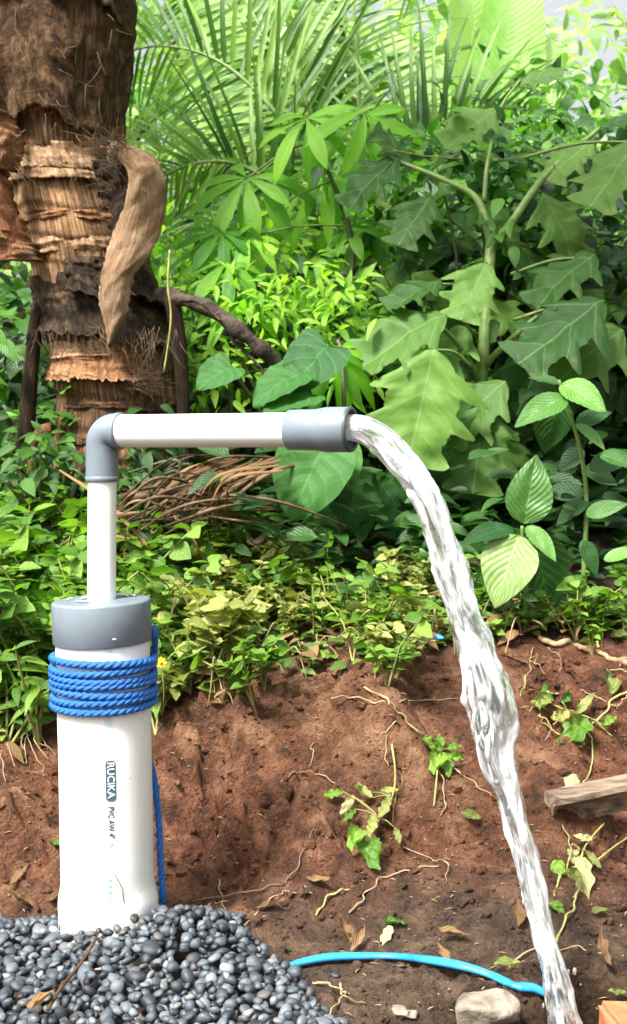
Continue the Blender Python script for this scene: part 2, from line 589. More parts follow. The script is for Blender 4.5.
    front = math_n(nt, 'SUBTRACT', 1.0, math_n(nt, 'MULTIPLY', math_n(nt, 'SUBTRACT', yj, -0.04), 5.0, True), True)
    back = math_n(nt, 'MULTIPLY', math_n(nt, 'SUBTRACT', yj, 0.62), 6.0, True)
    c = mix_c(nt, math_n(nt, 'MULTIPLY', math_n(nt, 'MAXIMUM', front, back), 0.85), c, dark)
    c = mix_c(nt, math_n(nt, 'MULTIPLY', math_n(nt, 'SUBTRACT', d, 0.5), 2.0, True), c, mix_c(nt, 0.5, c, (0.42, 0.30, 0.20)))
    L.new(c, P.inputs['Base Color'])
    # soaked earth round the place where the jet lands
    dv = nd(nt, 'VectorMath', operation='DISTANCE')
    L.new(pos, dv.inputs[0])
    dv.inputs[1].default_value = (0.275, -0.215, -0.02)
    wet = math_n(nt, 'SUBTRACT', 1.4, math_n(nt, 'MULTIPLY', math_n(nt, 'ADD', dv.outputs['Value'], math_n(nt, 'MULTIPLY', math_n(nt, 'SUBTRACT', b, 0.5), 0.16)), 7.5), True)
    c = mix_c(nt, math_n(nt, 'MULTIPLY', wet, 0.6), c, mix_c(nt, 1.0, c, (0.35, 0.32, 0.30), 'MULTIPLY'))
    L.new(c, P.inputs['Base Color'])
    L.new(math_n(nt, 'SUBTRACT', 0.9, math_n(nt, 'MULTIPLY', wet, 0.68)), P.inputs['Roughness'])
    P.inputs['Specular IOR Level'].default_value = 0.3
    L.new(bump_n(nt, math_n(nt, 'ADD', b, math_n(nt, 'MULTIPLY', d, 0.9)), 1.0, 0.035), P.inputs['Normal'])
    MAT['soil'] = m
    # palm trunk: fibrous brown, strips of bare tan wood between leaf scars
    m, nt, N, L, P = new_mat('palm_trunk')
    uv = nd(nt, 'UVMap').outputs[0]
    at = nd(nt, 'Attribute', attribute_name='var')
    fib = noise_n(nt, 1.0, uv, 5, 0.65, 0.2, (14, 120, 1))
    blot = noise_n(nt, 1.0, uv, 5, 0.6, 0.4, (26, 9, 1))
    tan = ramp(nt, fib, [(0.34, (0.11, 0.05, 0.022)), (0.48, (0.34, 0.185, 0.088)), (0.64, (0.58, 0.39, 0.215))])
    brown = ramp(nt, fib, [(0.32, (0.022, 0.012, 0.007)), (0.5, (0.085, 0.045, 0.022)), (0.68, (0.23, 0.125, 0.062))])
    sel = math_n(nt, 'ADD', at.outputs['Fac'], math_n(nt, 'MULTIPLY', math_n(nt, 'SUBTRACT', blot, 0.5), 1.5), True)
    L.new(mix_c(nt, sel, brown, tan), P.inputs['Base Color'])
    P.inputs['Roughness'].default_value = 0.85
    P.inputs['Specular IOR Level'].default_value = 0.2
    L.new(bump_n(nt, math_n(nt, 'ADD', fib, blot), 0.9, 0.02), P.inputs['Normal'])
    MAT['trunk'] = m

    def fibre_mat(name, c1, c2, c3, sx=8, sy=60):
        m, nt, N, L, P = new_mat(name)
        uv = nd(nt, 'UVMap').outputs[0]
        fib = noise_n(nt, 1.0, uv, 6, 0.7, 0.3, (sx, sy, 1))
        blot = noise_n(nt, 1.0, uv, 4, 0.6, 0.5, (7, 5, 1))
        c = ramp(nt, math_n(nt, 'ADD', math_n(nt, 'MULTIPLY', fib, 0.6), math_n(nt, 'MULTIPLY', blot, 0.4)), [(0.38, c1), (0.5, c2), (0.62, c3)])
        L.new(c, P.inputs['Base Color'])
        P.inputs['Roughness'].default_value = 0.9
        P.inputs['Specular IOR Level'].default_value = 0.15
        L.new(bump_n(nt, math_n(nt, 'ADD', fib, math_n(nt, 'MULTIPLY', blot, 0.7)), 0.9, 0.015), P.inputs['Normal'])
        return m
    MAT['hood'] = fibre_mat('fibre_hood', (0.016, 0.010, 0.006), (0.065, 0.037, 0.019), (0.17, 0.10, 0.052))
    MAT['hood_red'] = fibre_mat('fibre_hood_reddish', (0.06, 0.022, 0.010), (0.24, 0.10, 0.043), (0.46, 0.24, 0.12))
    MAT['hood_grey'] = fibre_mat('fibre_mat_grey', (0.03, 0.026, 0.014), (0.09, 0.075, 0.042), (0.21, 0.175, 0.105))
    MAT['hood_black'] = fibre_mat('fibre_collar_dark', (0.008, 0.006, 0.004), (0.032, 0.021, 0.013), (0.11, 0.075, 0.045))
    MAT['boot'] = fibre_mat('dry_sheath', (0.13, 0.07, 0.035), (0.36, 0.225, 0.13), (0.58, 0.42, 0.28), 5, 90)
    MAT['flap'] = fibre_mat('torn_flap', (0.10, 0.045, 0.02), (0.25, 0.125, 0.06), (0.42, 0.25, 0.14), 6, 50)
    MAT['fibre'] = plain_mat('loose_fibre', (0.07, 0.04, 0.02), (0.24, 0.16, 0.09), 10, 0.8, 0)
    # odds and ends
    MAT['plank'] = plain_mat('weathered_plank', (0.06, 0.04, 0.028), (0.28, 0.205, 0.145), 14, 0.8, 0.5, 0.004, stretch=(1, 8, 8))
    MAT['rock'] = plain_mat('pale_rock', (0.10, 0.08, 0.06), (0.36, 0.31, 0.25), 30, 0.85, 0.8, 0.006)
    MAT['brick'] = plain_mat('red_brick', (0.30, 0.085, 0.035), (0.48, 0.17, 0.08), 40, 0.85, 0.5, 0.003)
    MAT['white_chip'] = plain_mat('white_chip', (0.30, 0.27, 0.24), (0.68, 0.66, 0.63), 60, 0.6, 0.3)
    MAT['blue_scrap'] = plain_mat('blue_plastic', (0.03, 0.22, 0.50), (0.12, 0.38, 0.66), 60, 0.4, 0.2)
    MAT['petal'] = plain_mat('yellow_petal', (0.75, 0.42, 0.01), (0.9, 0.6, 0.03), 60, 0.5, 0)


make_materials()

# ------------------------------------------------------------------ the ground
_PD = np.array([-60, 0.0, 1.0, 1.25, 1.45, 1.58, 1.68, 1.80, 1.92, 2.00, 2.15, 2.45, 2.9, 3.6, 5.0, 9.0, 20, 60, 160])
_PZ = np.array([-.03, -.03, -.015, -.005, .0, .018, .055, .125, .195, .220, .250, .325, .425, .50, .55, .60, .7, 1.2, 2.5])


def bank(x, Y):
    d = np.asarray(Y, float) + 1.45
    x = np.asarray(x, float)
    d = d + 0.05 * np.sin(x * 3.1 + 0.6) + 0.03 * np.sin(x * 7.7) - 0.03 * np.clip(-x - 0.1, 0, 1)
    return np.interp(d, _PD, _PZ)


def ground_z(x, Y, fine=True):
    x = np.asarray(x, float)
    Y = np.asarray(Y, float)
    z = bank(x, Y)
    near = np.clip(1 - (np.abs(Y - 0.4) - 1.4) / 3.0, 0, 1) * np.clip(1 - (np.abs(x) - 1.3) / 3, 0, 1)
    slope = np.clip((Y - 0.08) / 0.12, 0, 1) * np.clip((0.75 - Y) / 0.2, 0, 1)
    z = z + near * 0.012 * fbm(x * 4, Y * 4, None, 3, 3)
    lump = fbm(x * 9, Y * 9, None, 3, 11)
    z = z + near * (0.010 + 0.040 * slope) * np.maximum(lump, -0.35)
    z = z + 0.035 * np.exp(-(((x + 0.06) / 0.16) ** 2 + ((Y - 0.36) / 0.10) ** 2)) - 0.03 * np.exp(-(((x + 0.30) / 0.10) ** 2 + ((Y - 0.40) / 0.12) ** 2))
    if fine:
        patch = np.clip(0.55 + 1.1 * fbm(x * 5.5 + 9, Y * 5.5, None, 2, 91), 0.18, 1.25)
        near = near * patch
        cl = np.abs(fbm(x * 26, Y * 26, None, 3, 23))
        z = z + near * (0.010 + 0.016 * slope) * (0.5 - cl)
        z = z + near * (0.005 + 0.006 * slope) * fbm(x * 62, Y * 62, None, 3, 31)
        crk = np.abs(fbm(x * 7 + 3, Y * 5, None, 3, 37))
        z = z - near * slope * 0.022 * np.clip(1 - crk / 0.05, 0, 1)
    z = z - 0.055 * np.exp(-(((x - 0.275) / 0.055) ** 2 + ((Y + 0.225) / 0.05) ** 2))
    far = np.clip((np.hypot(x, Y) - 6) / 20, 0, 1)
    z = z + far * 0.25 * fbm(x * 0.2, Y * 0.2, None, 3, 41)
    return z


def gz(x, Y):
    i = min(max(bisect.bisect_right(GXL, x) - 1, 0), len(GXL) - 2)
    j = min(max(bisect.bisect_right(GYL, Y) - 1, 0), len(GYL) - 2)
    a = (x - GXL[i]) / (GXL[i + 1] - GXL[i])
    b = (Y - GYL[j]) / (GYL[j + 1] - GYL[j])
    return float((Z[i, j] * (1 - a) + Z[i + 1, j] * a) * (1 - b) + (Z[i, j + 1] * (1 - a) + Z[i + 1, j + 1] * a) * b)


def gz_np(x, Y):
    i = np.clip(np.searchsorted(gx, x, 'right') - 1, 0, len(gx) - 2)
    j = np.clip(np.searchsorted(gy, Y, 'right') - 1, 0, len(gy) - 2)
    a = (x - gx[i]) / (gx[i + 1] - gx[i])
    b = (Y - gy[j]) / (gy[j + 1] - gy[j])
    return (Z[i, j] * (1 - a) + Z[i + 1, j] * a) * (1 - b) + (Z[i, j + 1] * (1 - a) + Z[i + 1, j + 1] * a) * b


def dense_axis(lo, hi, step, outer):
    core = np.arange(lo, hi + 1e-6, step)
    k = [step]
    while sum(k) < outer:
        k.append(k[-1] * 1.28)
    right = hi + np.cumsum(k)
    left = lo - np.cumsum(k)
    return np.concatenate([left[::-1], core, right])


gx = dense_axis(-0.95, 0.95, 0.0058, 130)
gy = dense_axis(-0.32, 1.05, 0.0055, 150)
X, Yg = np.meshgrid(gx, gy, indexing='ij')
Z = ground_z(X, Yg)
GXL, GYL = gx.tolist(), gy.tolist()
mb = MB()
mb.add(np.stack([X, Yg, Z], -1).reshape(-1, 3), grid_faces(len(gx), len(gy))[:, ::-1])
ground = mb.build('ground', MAT['soil'])
tag(ground, kind='structure')


# ------------------------------------------------------------------ leaf templates (length 1 along +X)
def leaf_geo(width, fn, nu=14, nv=7, fold=0.18, droop=0.15, ripple=0.0, K=8, shear=0.0, seed=0, cup=0.0):
    u = np.linspace(0, 1, nu)
    s = np.linspace(-1, 1, nv)
    U, S = np.meshgrid(u, s, indexing='ij')
    w = np.array([fn(t) for t in u])[:, None] * width
    y = S * w
    x = U + shear * np.abs(y)
    z = fold * np.abs(y) - droop * U ** 2 + cup * U * (1 - U)
    if ripple:
        z = z + ripple * np.sin((U - 0.75 * np.abs(S) * 0.5) * K * 2 * np.pi) * np.abs(S) * (w / (width + 1e-9))
    z = z + 0.03 * width * vnoise(U * 5 + seed * 3.1, S * 2 + seed, None, seed) * 2
    v = np.stack([x, y, z], -1).reshape(-1, 3)
    uv = np.stack([U, S * 0.5 + 0.5], -1).reshape(-1, 2)
    return v, [grid_faces(nu, nv)], uv


def f_ovate(t):
    return max(0.012, math.sin(math.pi * min(1, t) ** 0.72) ** 0.85)


def f_lance(t):
    return max(0.012, math.sin(math.pi * t ** 0.8) ** 1.0 * (1 - 0.15 * t))


def f_obov(t):
    return max(0.012, math.sin(math.pi * t ** 1.5) ** 0.85)


def f_round(t):
    return max(0.02, (1 - (2 * t - 1) ** 2) ** 0.5 if 0 < t < 1 else 0.02)


def f_lobed(t):
    env = math.sin(math.pi * min(1, max(0, t)) ** 0.70) ** 0.6
    k = (t * 3.3 + 0.08) % 1.0
    tooth = 1 - abs(k - 0.62) / 0.62 if k < 0.62 else 1 - (k - 0.62) / 0.38
    if t > 0.90:
        tooth = 1.0
    return max(0.012, env * (0.46 + 0.58 * tooth))


def lobed_geo(width, seed, droop, fold):
    """blade with two pairs of blunt pointed lobes, a broad end lobe and a few teeth; the two sides differ"""
    r_ = random.Random(seed)
    nu, nv = 64, 13
    sides = []
    for _ in range(2):
        ph, amp = r_.uniform(-0.06, 0.06), r_.uniform(0.85, 1.1)
        cs = [(0.24 + ph, 0.13, 0.95 * amp), (0.55 + ph, 0.12, 0.92), (0.84, 0.15, 0.62)]
        w = []
        for k in range(nu):
            t = k / (nu - 1)
            body = 0.56 * math.sin(math.pi * min(1, t ** 0.75)) ** 0.5
            lob = max(a * max(0.0, 1 - abs((t - c) / s_) ** 1.9) for c, s_, a in cs) if 0 < t < 1 else 0
            w.append(max(0.012, max(body, lob) + (0.05 * r_.random() * math.sin(math.pi * t))))
        sides.append(np.array(w))
    u = np.linspace(0, 1, nu)
    s = np.linspace(-1, 1, nv)
    U, S = np.meshgrid(u, s, indexing='ij')
    w = np.where(S < 0, sides[0][:, None], sides[1][:, None]) * width
    y = S * w
    x = U + 0.36 * np.abs(y)
    z = (fold + 0.12) * np.abs(y) - droop * U ** 2 - 0.75 * y ** 2
    z = z + 0.013 * np.cos((U - 0.275 * np.abs(S)) * 3.3 * 2 * np.pi) * np.abs(S)
    z = z + 0.06 * vnoise(x * 3 + seed, y * 4, None, seed) + 0.014 * vnoise(x * 11, y * 11 + seed, None, seed + 3)
    return np.stack([x, y, z], -1).reshape(-1, 3), [grid_faces(nu, nv)], np.stack([U, y / width * 0.5 + 0.5], -1).reshape(-1, 2)


def f_weed(t):
    env = math.sin(math.pi * t ** 0.8) ** 0.9
    k = (t * 3.0) % 1.0
    return max(0.015, env * (0.78 + 0.3 * k))


def heart_geo(width, nu=14, nv=9, droop=0.2, seed=0):
    """heart-shaped blade whose basal lobes reach behind the stalk"""
    v, f, uv = leaf_geo(width, lambda t: max(0.02, (math.sin(math.pi * t ** 0.62)) ** 0.7), nu, nv, 0.12, droop, 0.02, 5, 0.0, seed)
    back = np.clip(np.abs(v[:, 1]) / width, 0, 1) ** 1.3 * np.clip(1 - v[:, 0] * 1.6, 0, 1)
    v[:, 0] -= 0.34 * back
    return v, f, uv


def palmate_geo(n=7, spread=250, width=0.15, seed=0, droop=0.35):
    r_ = random.Random(seed)
    vs, fs, uvs = [np.zeros((1, 3))], [], [np.array([[0, 0.5]])]
    cnt = 1
    for k in range(n):
        a = R(-spread / 2 + spread * k / (n - 1) + r_.uniform(-6, 6))
        L = (1.0 - 0.35 * abs(k - (n - 1) / 2) / ((n - 1) / 2)) * r_.uniform(0.92, 1.05)
        v, f, uv = leaf_geo(width, f_obov, 9, 5, 0.25, droop * r_.uniform(0.7, 1.4), 0, 8, 0, seed + k)
        v = v * L
        v[:, 0] += 0.02
        ca, sa = math.cos(a), math.sin(a)
        v = np.stack([v[:, 0] * ca - v[:, 1] * sa, v[:, 0] * sa + v[:, 1] * ca, v[:, 2]], -1)
        vs.append(v)
        uvs.append(uv)
        fs.append(f[0] + cnt)
        fs.append(np.array([[0, cnt + i, cnt + i + 1] for i in range(4)]))
        cnt += len(v)
    return np.vstack(vs), fs, np.vstack(uvs)


def template(name, geo, mat):
    mb = MB()
    mb.add(*geo)
    me = mb.mesh(name)
    me.materials.append(mat)
    return me


def flake_to_world(geo, M, var):
    v, f, uv = geo
    A = np.array(M)
    return v @ A[:3, :3].T + A[:3, 3], f, uv, var


def leaf_obj(name, me, M, parent):
    """one leaf as a part of its plant (the plant's Empty carries only a location)"""
    o = bpy.data.objects.new(name, me)
    COL.objects.link(o)
    o.parent = parent
    o.matrix_parent_inverse = Matrix.Identity(4)
    o.matrix_local = Matrix.Translation(-parent.location) @ M
    return o


def stem_part(name, pts, r, mat, parent, m=7, n=None):
    p = spline(pts, n or max(8, 6 * len(pts)))
    rr = np.interp(np.linspace(0, 1, len(p)), np.linspace(0, 1, len(r)), r) if hasattr(r, '__len__') else np.full(len(p), r)
    mb = MB()
    mb.add(*tube_geo(p - np.array(parent.location if parent else (0, 0, 0)), rr, m))
    return mb.build(name, mat, parent)


_dd = np.concatenate([np.arange(1.0, 2.2, 0.004), np.arange(2.2, 5.0, 0.012)])


def G(px, py, lift=0.0):
    """the point of the ground seen at pixel (px, py)"""
    q0, q1 = W(px, py, 1.0), W(px, py, 2.0)
    x = q0.x + (q1.x - q0.x) * (_dd - 1.0)
    z = q0.z + (q1.z - q0.z) * (_dd - 1.0)
    h = gz_np(x, CAM.y + _dd)
    k = np.argmax(z < h)
    if not (z < h).any():
        k = len(_dd) - 1
    return Vector((x[k], CAM.y + _dd[k], h[k] + lift))


# ------------------------------------------------------------------ the well: casing, cap, riser, elbow, spout, reducer
D0 = 1.45
c_bot, c_top = W(110.5, 1010, D0), W(102.3, 603, D0)
root = empty('water_well_pipe', (c_bot.x, 0.0, 0.0))
tag(root, 'upright white PVC well casing with grey cap, bent riser and grey spout', 'well pipe')
ro = np.array(root.location)


def rel(p):
    return np.array(p, float) - ro


RC = 0.0566
axis = (c_top - c_bot).normalized()
Lc = (c_top - c_bot).length
zb = (c_bot.z - W(108, 890, D0).z)          # distance from the lower end to the bell shoulder
tb = -zb / axis.z
prof = [(-0.05, RC + 0.0042), (tb - 0.012, RC + 0.0042), (tb - 0.004, RC + 0.0034), (tb + 0.006, RC + 0.001), (tb + 0.014, RC)]
prof += [(t, RC) for t in np.linspace(tb + 0.03, Lc - 0.004, 14)]
mb = MB()
v, f, uv = lathe_geo(rel(c_bot), rel(c_top), prof, 96)
wob = 0.0006 * fbm(v[:, 0] * 14, v[:, 2] * 9, v[:, 1] * 14, 2, 5)
nrm = v - (rel(c_bot) + np.outer((v - rel(c_bot)) @ np.array(axis), np.array(axis)))
v = v + nrm / np.linalg.norm(nrm, axis=1)[:, None] * wob[:, None]
mb.add(v, f, uv)
casing = mb.build('casing', MAT['pvc'], root)

# cap, a little askew
cap_c = W(102.9, 641, D0)
ct = R(2.0)
cap_ax = Vector((-math.sin(ct), -0.01, math.cos(ct))).normalized()
rcap, hcap = 0.0597, 0.0505
prof = [(0.0, RC + 0.0004), (0.0, rcap - 0.0006), (0.0008, rcap), (hcap - 0.003, rcap), (hcap - 0.0008, rcap - 0.0008), (hcap, rcap - 0.0028)]
prof += [(hcap + 0.0004, rcap - 0.012), (hcap + 0.0006, 0.03), (hcap + 0.0006, 0.0)]
mb = MB()
mb.add(*lathe_geo(rel(cap_c), rel(cap_c + cap_ax), prof, 96))
cap = mb.build('end_cap', MAT['grey'], root)
# smears of dried solvent cement on the cap's top, round the riser
mb = MB()
top_c = rel(cap_c + cap_ax * (hcap + 0.0010))
for k in range(9):
    a0 = random.uniform(0, 6.28)
    rr = random.uniform(0.022, 0.045)
    q = np.array([top_c + np.array([math.cos(a0 + t) * rr, math.sin(a0 + t) * rr, 0.045 * math.cos(a0 + t) * rr + 0.0008]) for t in np.linspace(0, random.uniform(0.4, 1.1), 9)])
    mb.add(*tube_geo(q, 0.0028 * np.sin(np.linspace(0.2, 2.9, 9)), 6, True, 0.3))
tag(mb.build('cement_smear', MAT['white_chip'], cap), kind='stuff')
# a chip on the rim
g0 = W(114, 639.5, D0 - rcap)
mb = MB()
mb.add(*tube_geo(rel(np.array([g0 + Vector((-0.002, 0, 0)), g0, g0 + Vector((0.003, 0, 0.0005))])), [0.0006, 0.0014, 0.0005], 6))
mb.build('cement_blob', MAT['white_chip'], cap)

# riser
r_bot, r_top = W(101.5, 598, D0), W(102.3, 470, D0)
mb = MB()
mb.add(*lathe_geo(rel(r_bot - Vector((0, 0, 0.01))), rel(r_top), [(0, 0.0172), ((r_top - r_bot).length + 0.009, 0.0172)], 48))
mb.build('riser_pipe', MAT['pvc'], root)

# elbow
HA = R(22)
h = Vector((math.cos(HA), -math.sin(HA), 0.0))
up = Vector((0, 0, 1))
E = W(102.4, 431.2, D0)
p_low = W(102.2, 480.5, D0)
pts = [p_low, p_low + up * 0.008, p_low + up * 0.026, E - up * 0.017]
for a in np.linspace(8, 82, 9):
    pts.append(E - up * 0.017 + h * 0.017 * (1 - math.cos(R(a))) + up * 0.017 * math.sin(R(a)))
pts += [E + h * 0.021 * 1.0, E + h * 0.026]
p = rel([list(q) for q in pts])
rad = np.concatenate([[0.0196] * 4, np.linspace(0.0198, 0.0212, 9), [0.0214, 0.0216]])
mb = MB()
v, f, uv = tube_geo(p, rad, 48, caps=False)
mb.add(v, f, uv)
elbow = mb.build('elbow', MAT['grey'], root)
for nm, q, ax, r0, r1 in (('socket_rim', p_low, -up, 0.0172, 0.0202), ('socket_rim', E + h * 0.0255, h, 0.0195, 0.0222)):
    mb = MB()
    b0 = Vector(q) - ax * 0.005
    mb.add(*lathe_geo(rel(b0), rel(b0 + ax), [(0, r0), (0, r1 - 0.0006), (0.0006, r1), (0.0052, r1), (0.0060, r1 - 0.0008), (0.0062, r0), (0, r0)], 48))
    mb.build(nm, MAT['grey'], elbow)


def s_of(px):
    a, x0 = px - 313.5, E.x
    return (a * D0 - F_PX * x0) / (F_PX * math.cos(HA) + a * math.sin(HA))


s0, s1, s2, s3 = 0.02, s_of(289), s_of(322), s_of(351)
mb = MB()
mb.add(*lathe_geo(rel(E), rel(E + h), [(s0, 0.0195), (s1 + 0.01, 0.0195)], 48))
mb.build('spout_pipe', MAT['pvc'], root)
# reducer: small socket, shoulder, wide open socket with its bore
prof = [(s1, 0.0197), (s1 + 0.0004, 0.0222), (s1 + 0.001, 0.0228), (s2 - 0.008, 0.0229), (s2 - 0.002, 0.0238), (s2 + 0.004, 0.0249), (s2 + 0.008, 0.0251),
        (s3 - 0.001, 0.0251), (s3, 0.0246), (s3, 0.0222), (s3 - 0.0008, 0.0216), (s3 - 0.03, 0.0214), (s3 - 0.032, 0.017), (s1 + 0.02, 0.016)]
mb = MB()
mb.add(*lathe_geo(rel(E), rel(E + h), prof, 64))
red = mb.build('reducer', MAT['grey'], root)
mb = MB()
mb.add(*lathe_geo(rel(E), rel(E + h), [(s3 - 0.003, 0.0214), (s3 + 0.0012, 0.0216), (s3 + 0.0018, 0.0224), (s3 + 0.0018, 0.0240), (s3 + 0.0010, 0.0248), (s3 - 0.001, 0.0253), (s3 - 0.0022, 0.0252)], 64))
mb.build('outlet_rim', MAT['bore'], red)
# a nick on the reducer's wall
qn = W(309, 420, 1.36 - 0.0225)
mb = MB()
mb.add(*tube_geo(rel([qn + Vector((-0.002, 0, -0.002)), qn, qn + Vector((0.0018, 0, 0.003))]), [0.0004, 0.0011, 0.0004], 6))
mb.build('scratch', MAT['ink'], red)


# print on the casing: a dotted guide strip, a maker's plate and the size line, wrapped round the wall
def wrap(pts2, px_off, py0):
    """(s down the pipe, t across) in metres -> the casing's wall; t = 0 faces the camera, shifted by px_off"""
    out = []
    base = W(px_off, py0, D0)
    for s, t in pts2:
        k = (base.z - s - c_bot.z) / axis.z
        c = c_bot + axis * k
        a = (base.x - (c_bot.x + axis.x * ((base.z - c_bot.z) / axis.z))) / RC
        a = a + 0.172 + t / RC
        r_ = RC + 0.0009
        out.append([c.x + math.sin(a) * r_, c.y - math.cos(a) * r_, c.z])
    return rel(out)


def text_mesh(body, height, name, mat, px, py, bold=0.0, squash=1.0):
    cu = bpy.data.curves.new(name, 'FONT')
    cu.body = body
    cu.size = height
    cu.offset = bold
    cu.align_x = 'LEFT'
    cu.align_y = 'CENTER'
    cu.resolution_u = 3
    tmp = bpy.data.objects.new(name, cu)
    COL.objects.link(tmp)
    dg = bpy.context.evaluated_depsgraph_get()
    me = bpy.data.meshes.new_from_object(tmp.evaluated_get(dg))
    bpy.data.objects.remove(tmp)
    co = np.zeros(len(me.vertices) * 3)
    me.vertices.foreach_get('co', co)
    co = co.reshape(-1, 3)
    # the lines read downwards: text x runs down the pipe, text y across it
    w = wrap(np.stack([co[:, 0] * squash, co[:, 1]], -1), px, py)
    me.vertices.foreach_set('co', w.astype(np.float32).ravel())
    me.update()
    me.materials.clear()
    o = obj(name, me, mat, casing)
    return o


# plate outline behind the maker's name
mb = MB()
n = 40
rect = []
Lp, Wp, rr = 0.0485, 0.0118, 0.004
for k in range(n):
    a = 2 * math.pi * k / n
    cx = math.copysign(Lp / 2 - rr, math.cos(a)) + rr * math.cos(a)
    cy = math.copysign(Wp / 2 - rr, math.sin(a)) + rr * math.sin(a)
    rect.append((cx + Lp / 2, cy))
ctr = wrap([(Lp * i / 10, 0) for i in range(11)], 110, 749)
vs = wrap([(p[0], p[1]) for p in rect], 110, 749)
mid = wrap([(min(max(p[0], 0.002), Lp - 0.002), 0) for p in rect], 110, 749)
allv = np.vstack([vs, mid])
fc = np.array([[k, (k + 1) % n, n + (k + 1) % n, n + k] for k in range(n)])
mb.add(allv, fc)
plate = mb.build('printed_plate', MAT['ink'], casing)
RC += 0.0005
o = text_mesh('RUCIKA', 0.0118, 'printed_name', MAT['pvc'], 110, 750.2, 0.0001, 1.02)
RC -= 0.0005
text_mesh('PVC AW 4"', 0.0098, 'printed_size', MAT['ink'], 110.3, 793, 0.0003, 0.80)
text_mesh('6', 0.0075, 'printed_digit', MAT['ink'], 111.5, 829, 0.0, 1.0)
text_mesh('1', 0.0075, 'printed_digit', MAT['ink_pale'], 111.5, 838, 0.0, 1.0)
mb = MB()
for k in range(70):
    py = 641 + k * 1.75
    if py > 746 and py < 850:
        continue
    for j in range(3):
        s_ = (k % 2) * 0.0014
        t_ = (j - 1) * 0.0030 + s_
        q = wrap([(0, t_ - 0.0009), (0.0006, t_), (0.0013, t_ + 0.0010), (0.0021, t_ + 0.0002), (0.0013, t_ - 0.0006), (0.0006, t_ - 0.0010)], 107.5, py)
        mb.add(q, np.array([[0, 1, 2, 3], [0, 3, 4, 5]]))
for k in range(30):
    q0 = wrap([(0, -0.0024), (0, 0.0024), (0.003, 0.0024), (0.003, -0.0024)], 109.5, 862 + k * 2.0)
    if k % 3 == 0:
        mb.add(q0, np.array([[0, 1, 2, 3]]))
tag(mb.build('printed_dots', MAT['ink_pale'], casing), kind='stuff')

# ------------------------------------------------------------------ the rope round the casing
rope = empty('blue_rope_coil', tuple(W(103.5, 682, D0)))
tag(rope, 'bright blue twisted rope wound seven times round the casing', 'rope')
RR = RC + 0.0046
n_t = 14
mb = MB()
th = np.linspace(0, 2 * np.pi, n_t * 15 + 1)
for s in range(3):
    ph = th * n_t + s * 2 * np.pi / 3
    rad = RR + 0.0021 * np.cos(ph)
    p = np.stack([rad * np.sin(th), -rad * np.cos(th), 0.0021 * np.sin(ph)], -1)
    t_, N_, B_ = frames(p)
    v, f, uv = tube_geo(p, 0.0029, 8, caps=False)
    uv[:, 0] *= 1.0
    mb.add(v, f, uv)
turn_me = mb.mesh('rope_turn')
turn_me.materials.append(MAT['rope'])
for k in range(7):
    o = bpy.data.objects.new('rope_turn', turn_me)
    COL.objects.link(o)
    o.parent = rope
    q = W(0, 657.5 + k * 7.25, D0)
    o.location = (c_bot.x + axis.x * ((q.z - c_bot.z) / axis.z) - rope.location.x + random.uniform(-.0006, .0006), 0, q.z - rope.location.z)
    o.rotation_euler = (random.uniform(-0.004, 0.004), R(-2.0) + random.uniform(-0.002, 0.002), random.uniform(0, 6.28))


def rope_run(name, pts, parent, lay=0.036, n=140):
    p = spline(pts, n)
    t_, N_, B_ = frames(p)
    L = np.concatenate([[0], np.cumsum(np.linalg.norm(np.diff(p, axis=0), axis=1))])
    mb = MB()
    for s in range(3):
        ph = (L / lay * 2 * np.pi + s * 2 * np.pi / 3)[:, None]
        q = p + 0.0022 * (np.cos(ph) * N_ + np.sin(ph) * B_)
        mb.add(*tube_geo(q - np.array(parent.location), 0.0024, 7))
    return mb.build(name, MAT['rope'], parent)


cx = c_bot.x


def around(ang, py, extra=0.0):
    q = W(0, py, D0)
    r_ = RC + 0.005 + extra
    c = c_bot.x + axis.x * ((q.z - c_bot.z) / axis.z)
    return (c + r_ * math.sin(R(ang)), -r_ * math.cos(R(ang)), q.z)


rope_run('loose_end', [around(150, 690), around(122, 668, 0.002), around(104, 645, 0.001), around(98, 634, 0.001), around(112, 632, 0.002), around(140, 650, 0.002)], rope, n=110)
rope_run('hanging_tail', [around(170, 700), around(150, 740), around(126, 775, 0.001), around(112, 805, 0.002), around(104, 850, 0.003), around(103, 885, 0.004), around(108, 910, 0.006), around(125, 935, 0.006)], rope, n=160)

# ------------------------------------------------------------------ the flat blue hose lying on the earth
hp = []
for px, py in [(235, 1000), (262, 984), (284, 976.5), (300, 970), (330, 964.5), (365, 963), (400, 964), (435, 968), (465, 975), (490, 983), (515, 993), (534, 1000), (550, 1004), (562, 1005)]:
    q = G(px, py)
    hp.append((q.x, q.y, gz(q.x, q.y) + 0.008))
p = spline(hp, 150)
zz = ground_z(p[:, 0], p[:, 1], False)
p[:, 2] = np.maximum(p[:, 2], 0.0 * zz + p[:, 2])
base = Vector((p[75][0], p[75][1], 0))
w_ = 0.0058 + 0.0006 * np.sin(np.linspace(0, 25, 150))
w_[112:117] *= 0.82
mb = MB()
mb.add(*tube_geo(p - np.array(base), w_, 14, True, 0.72))
hose = mb.build('blue_hose', MAT['hose'])
hose.location = base
tag(hose, 'flattened light blue hose arching over the dark earth', 'hose')

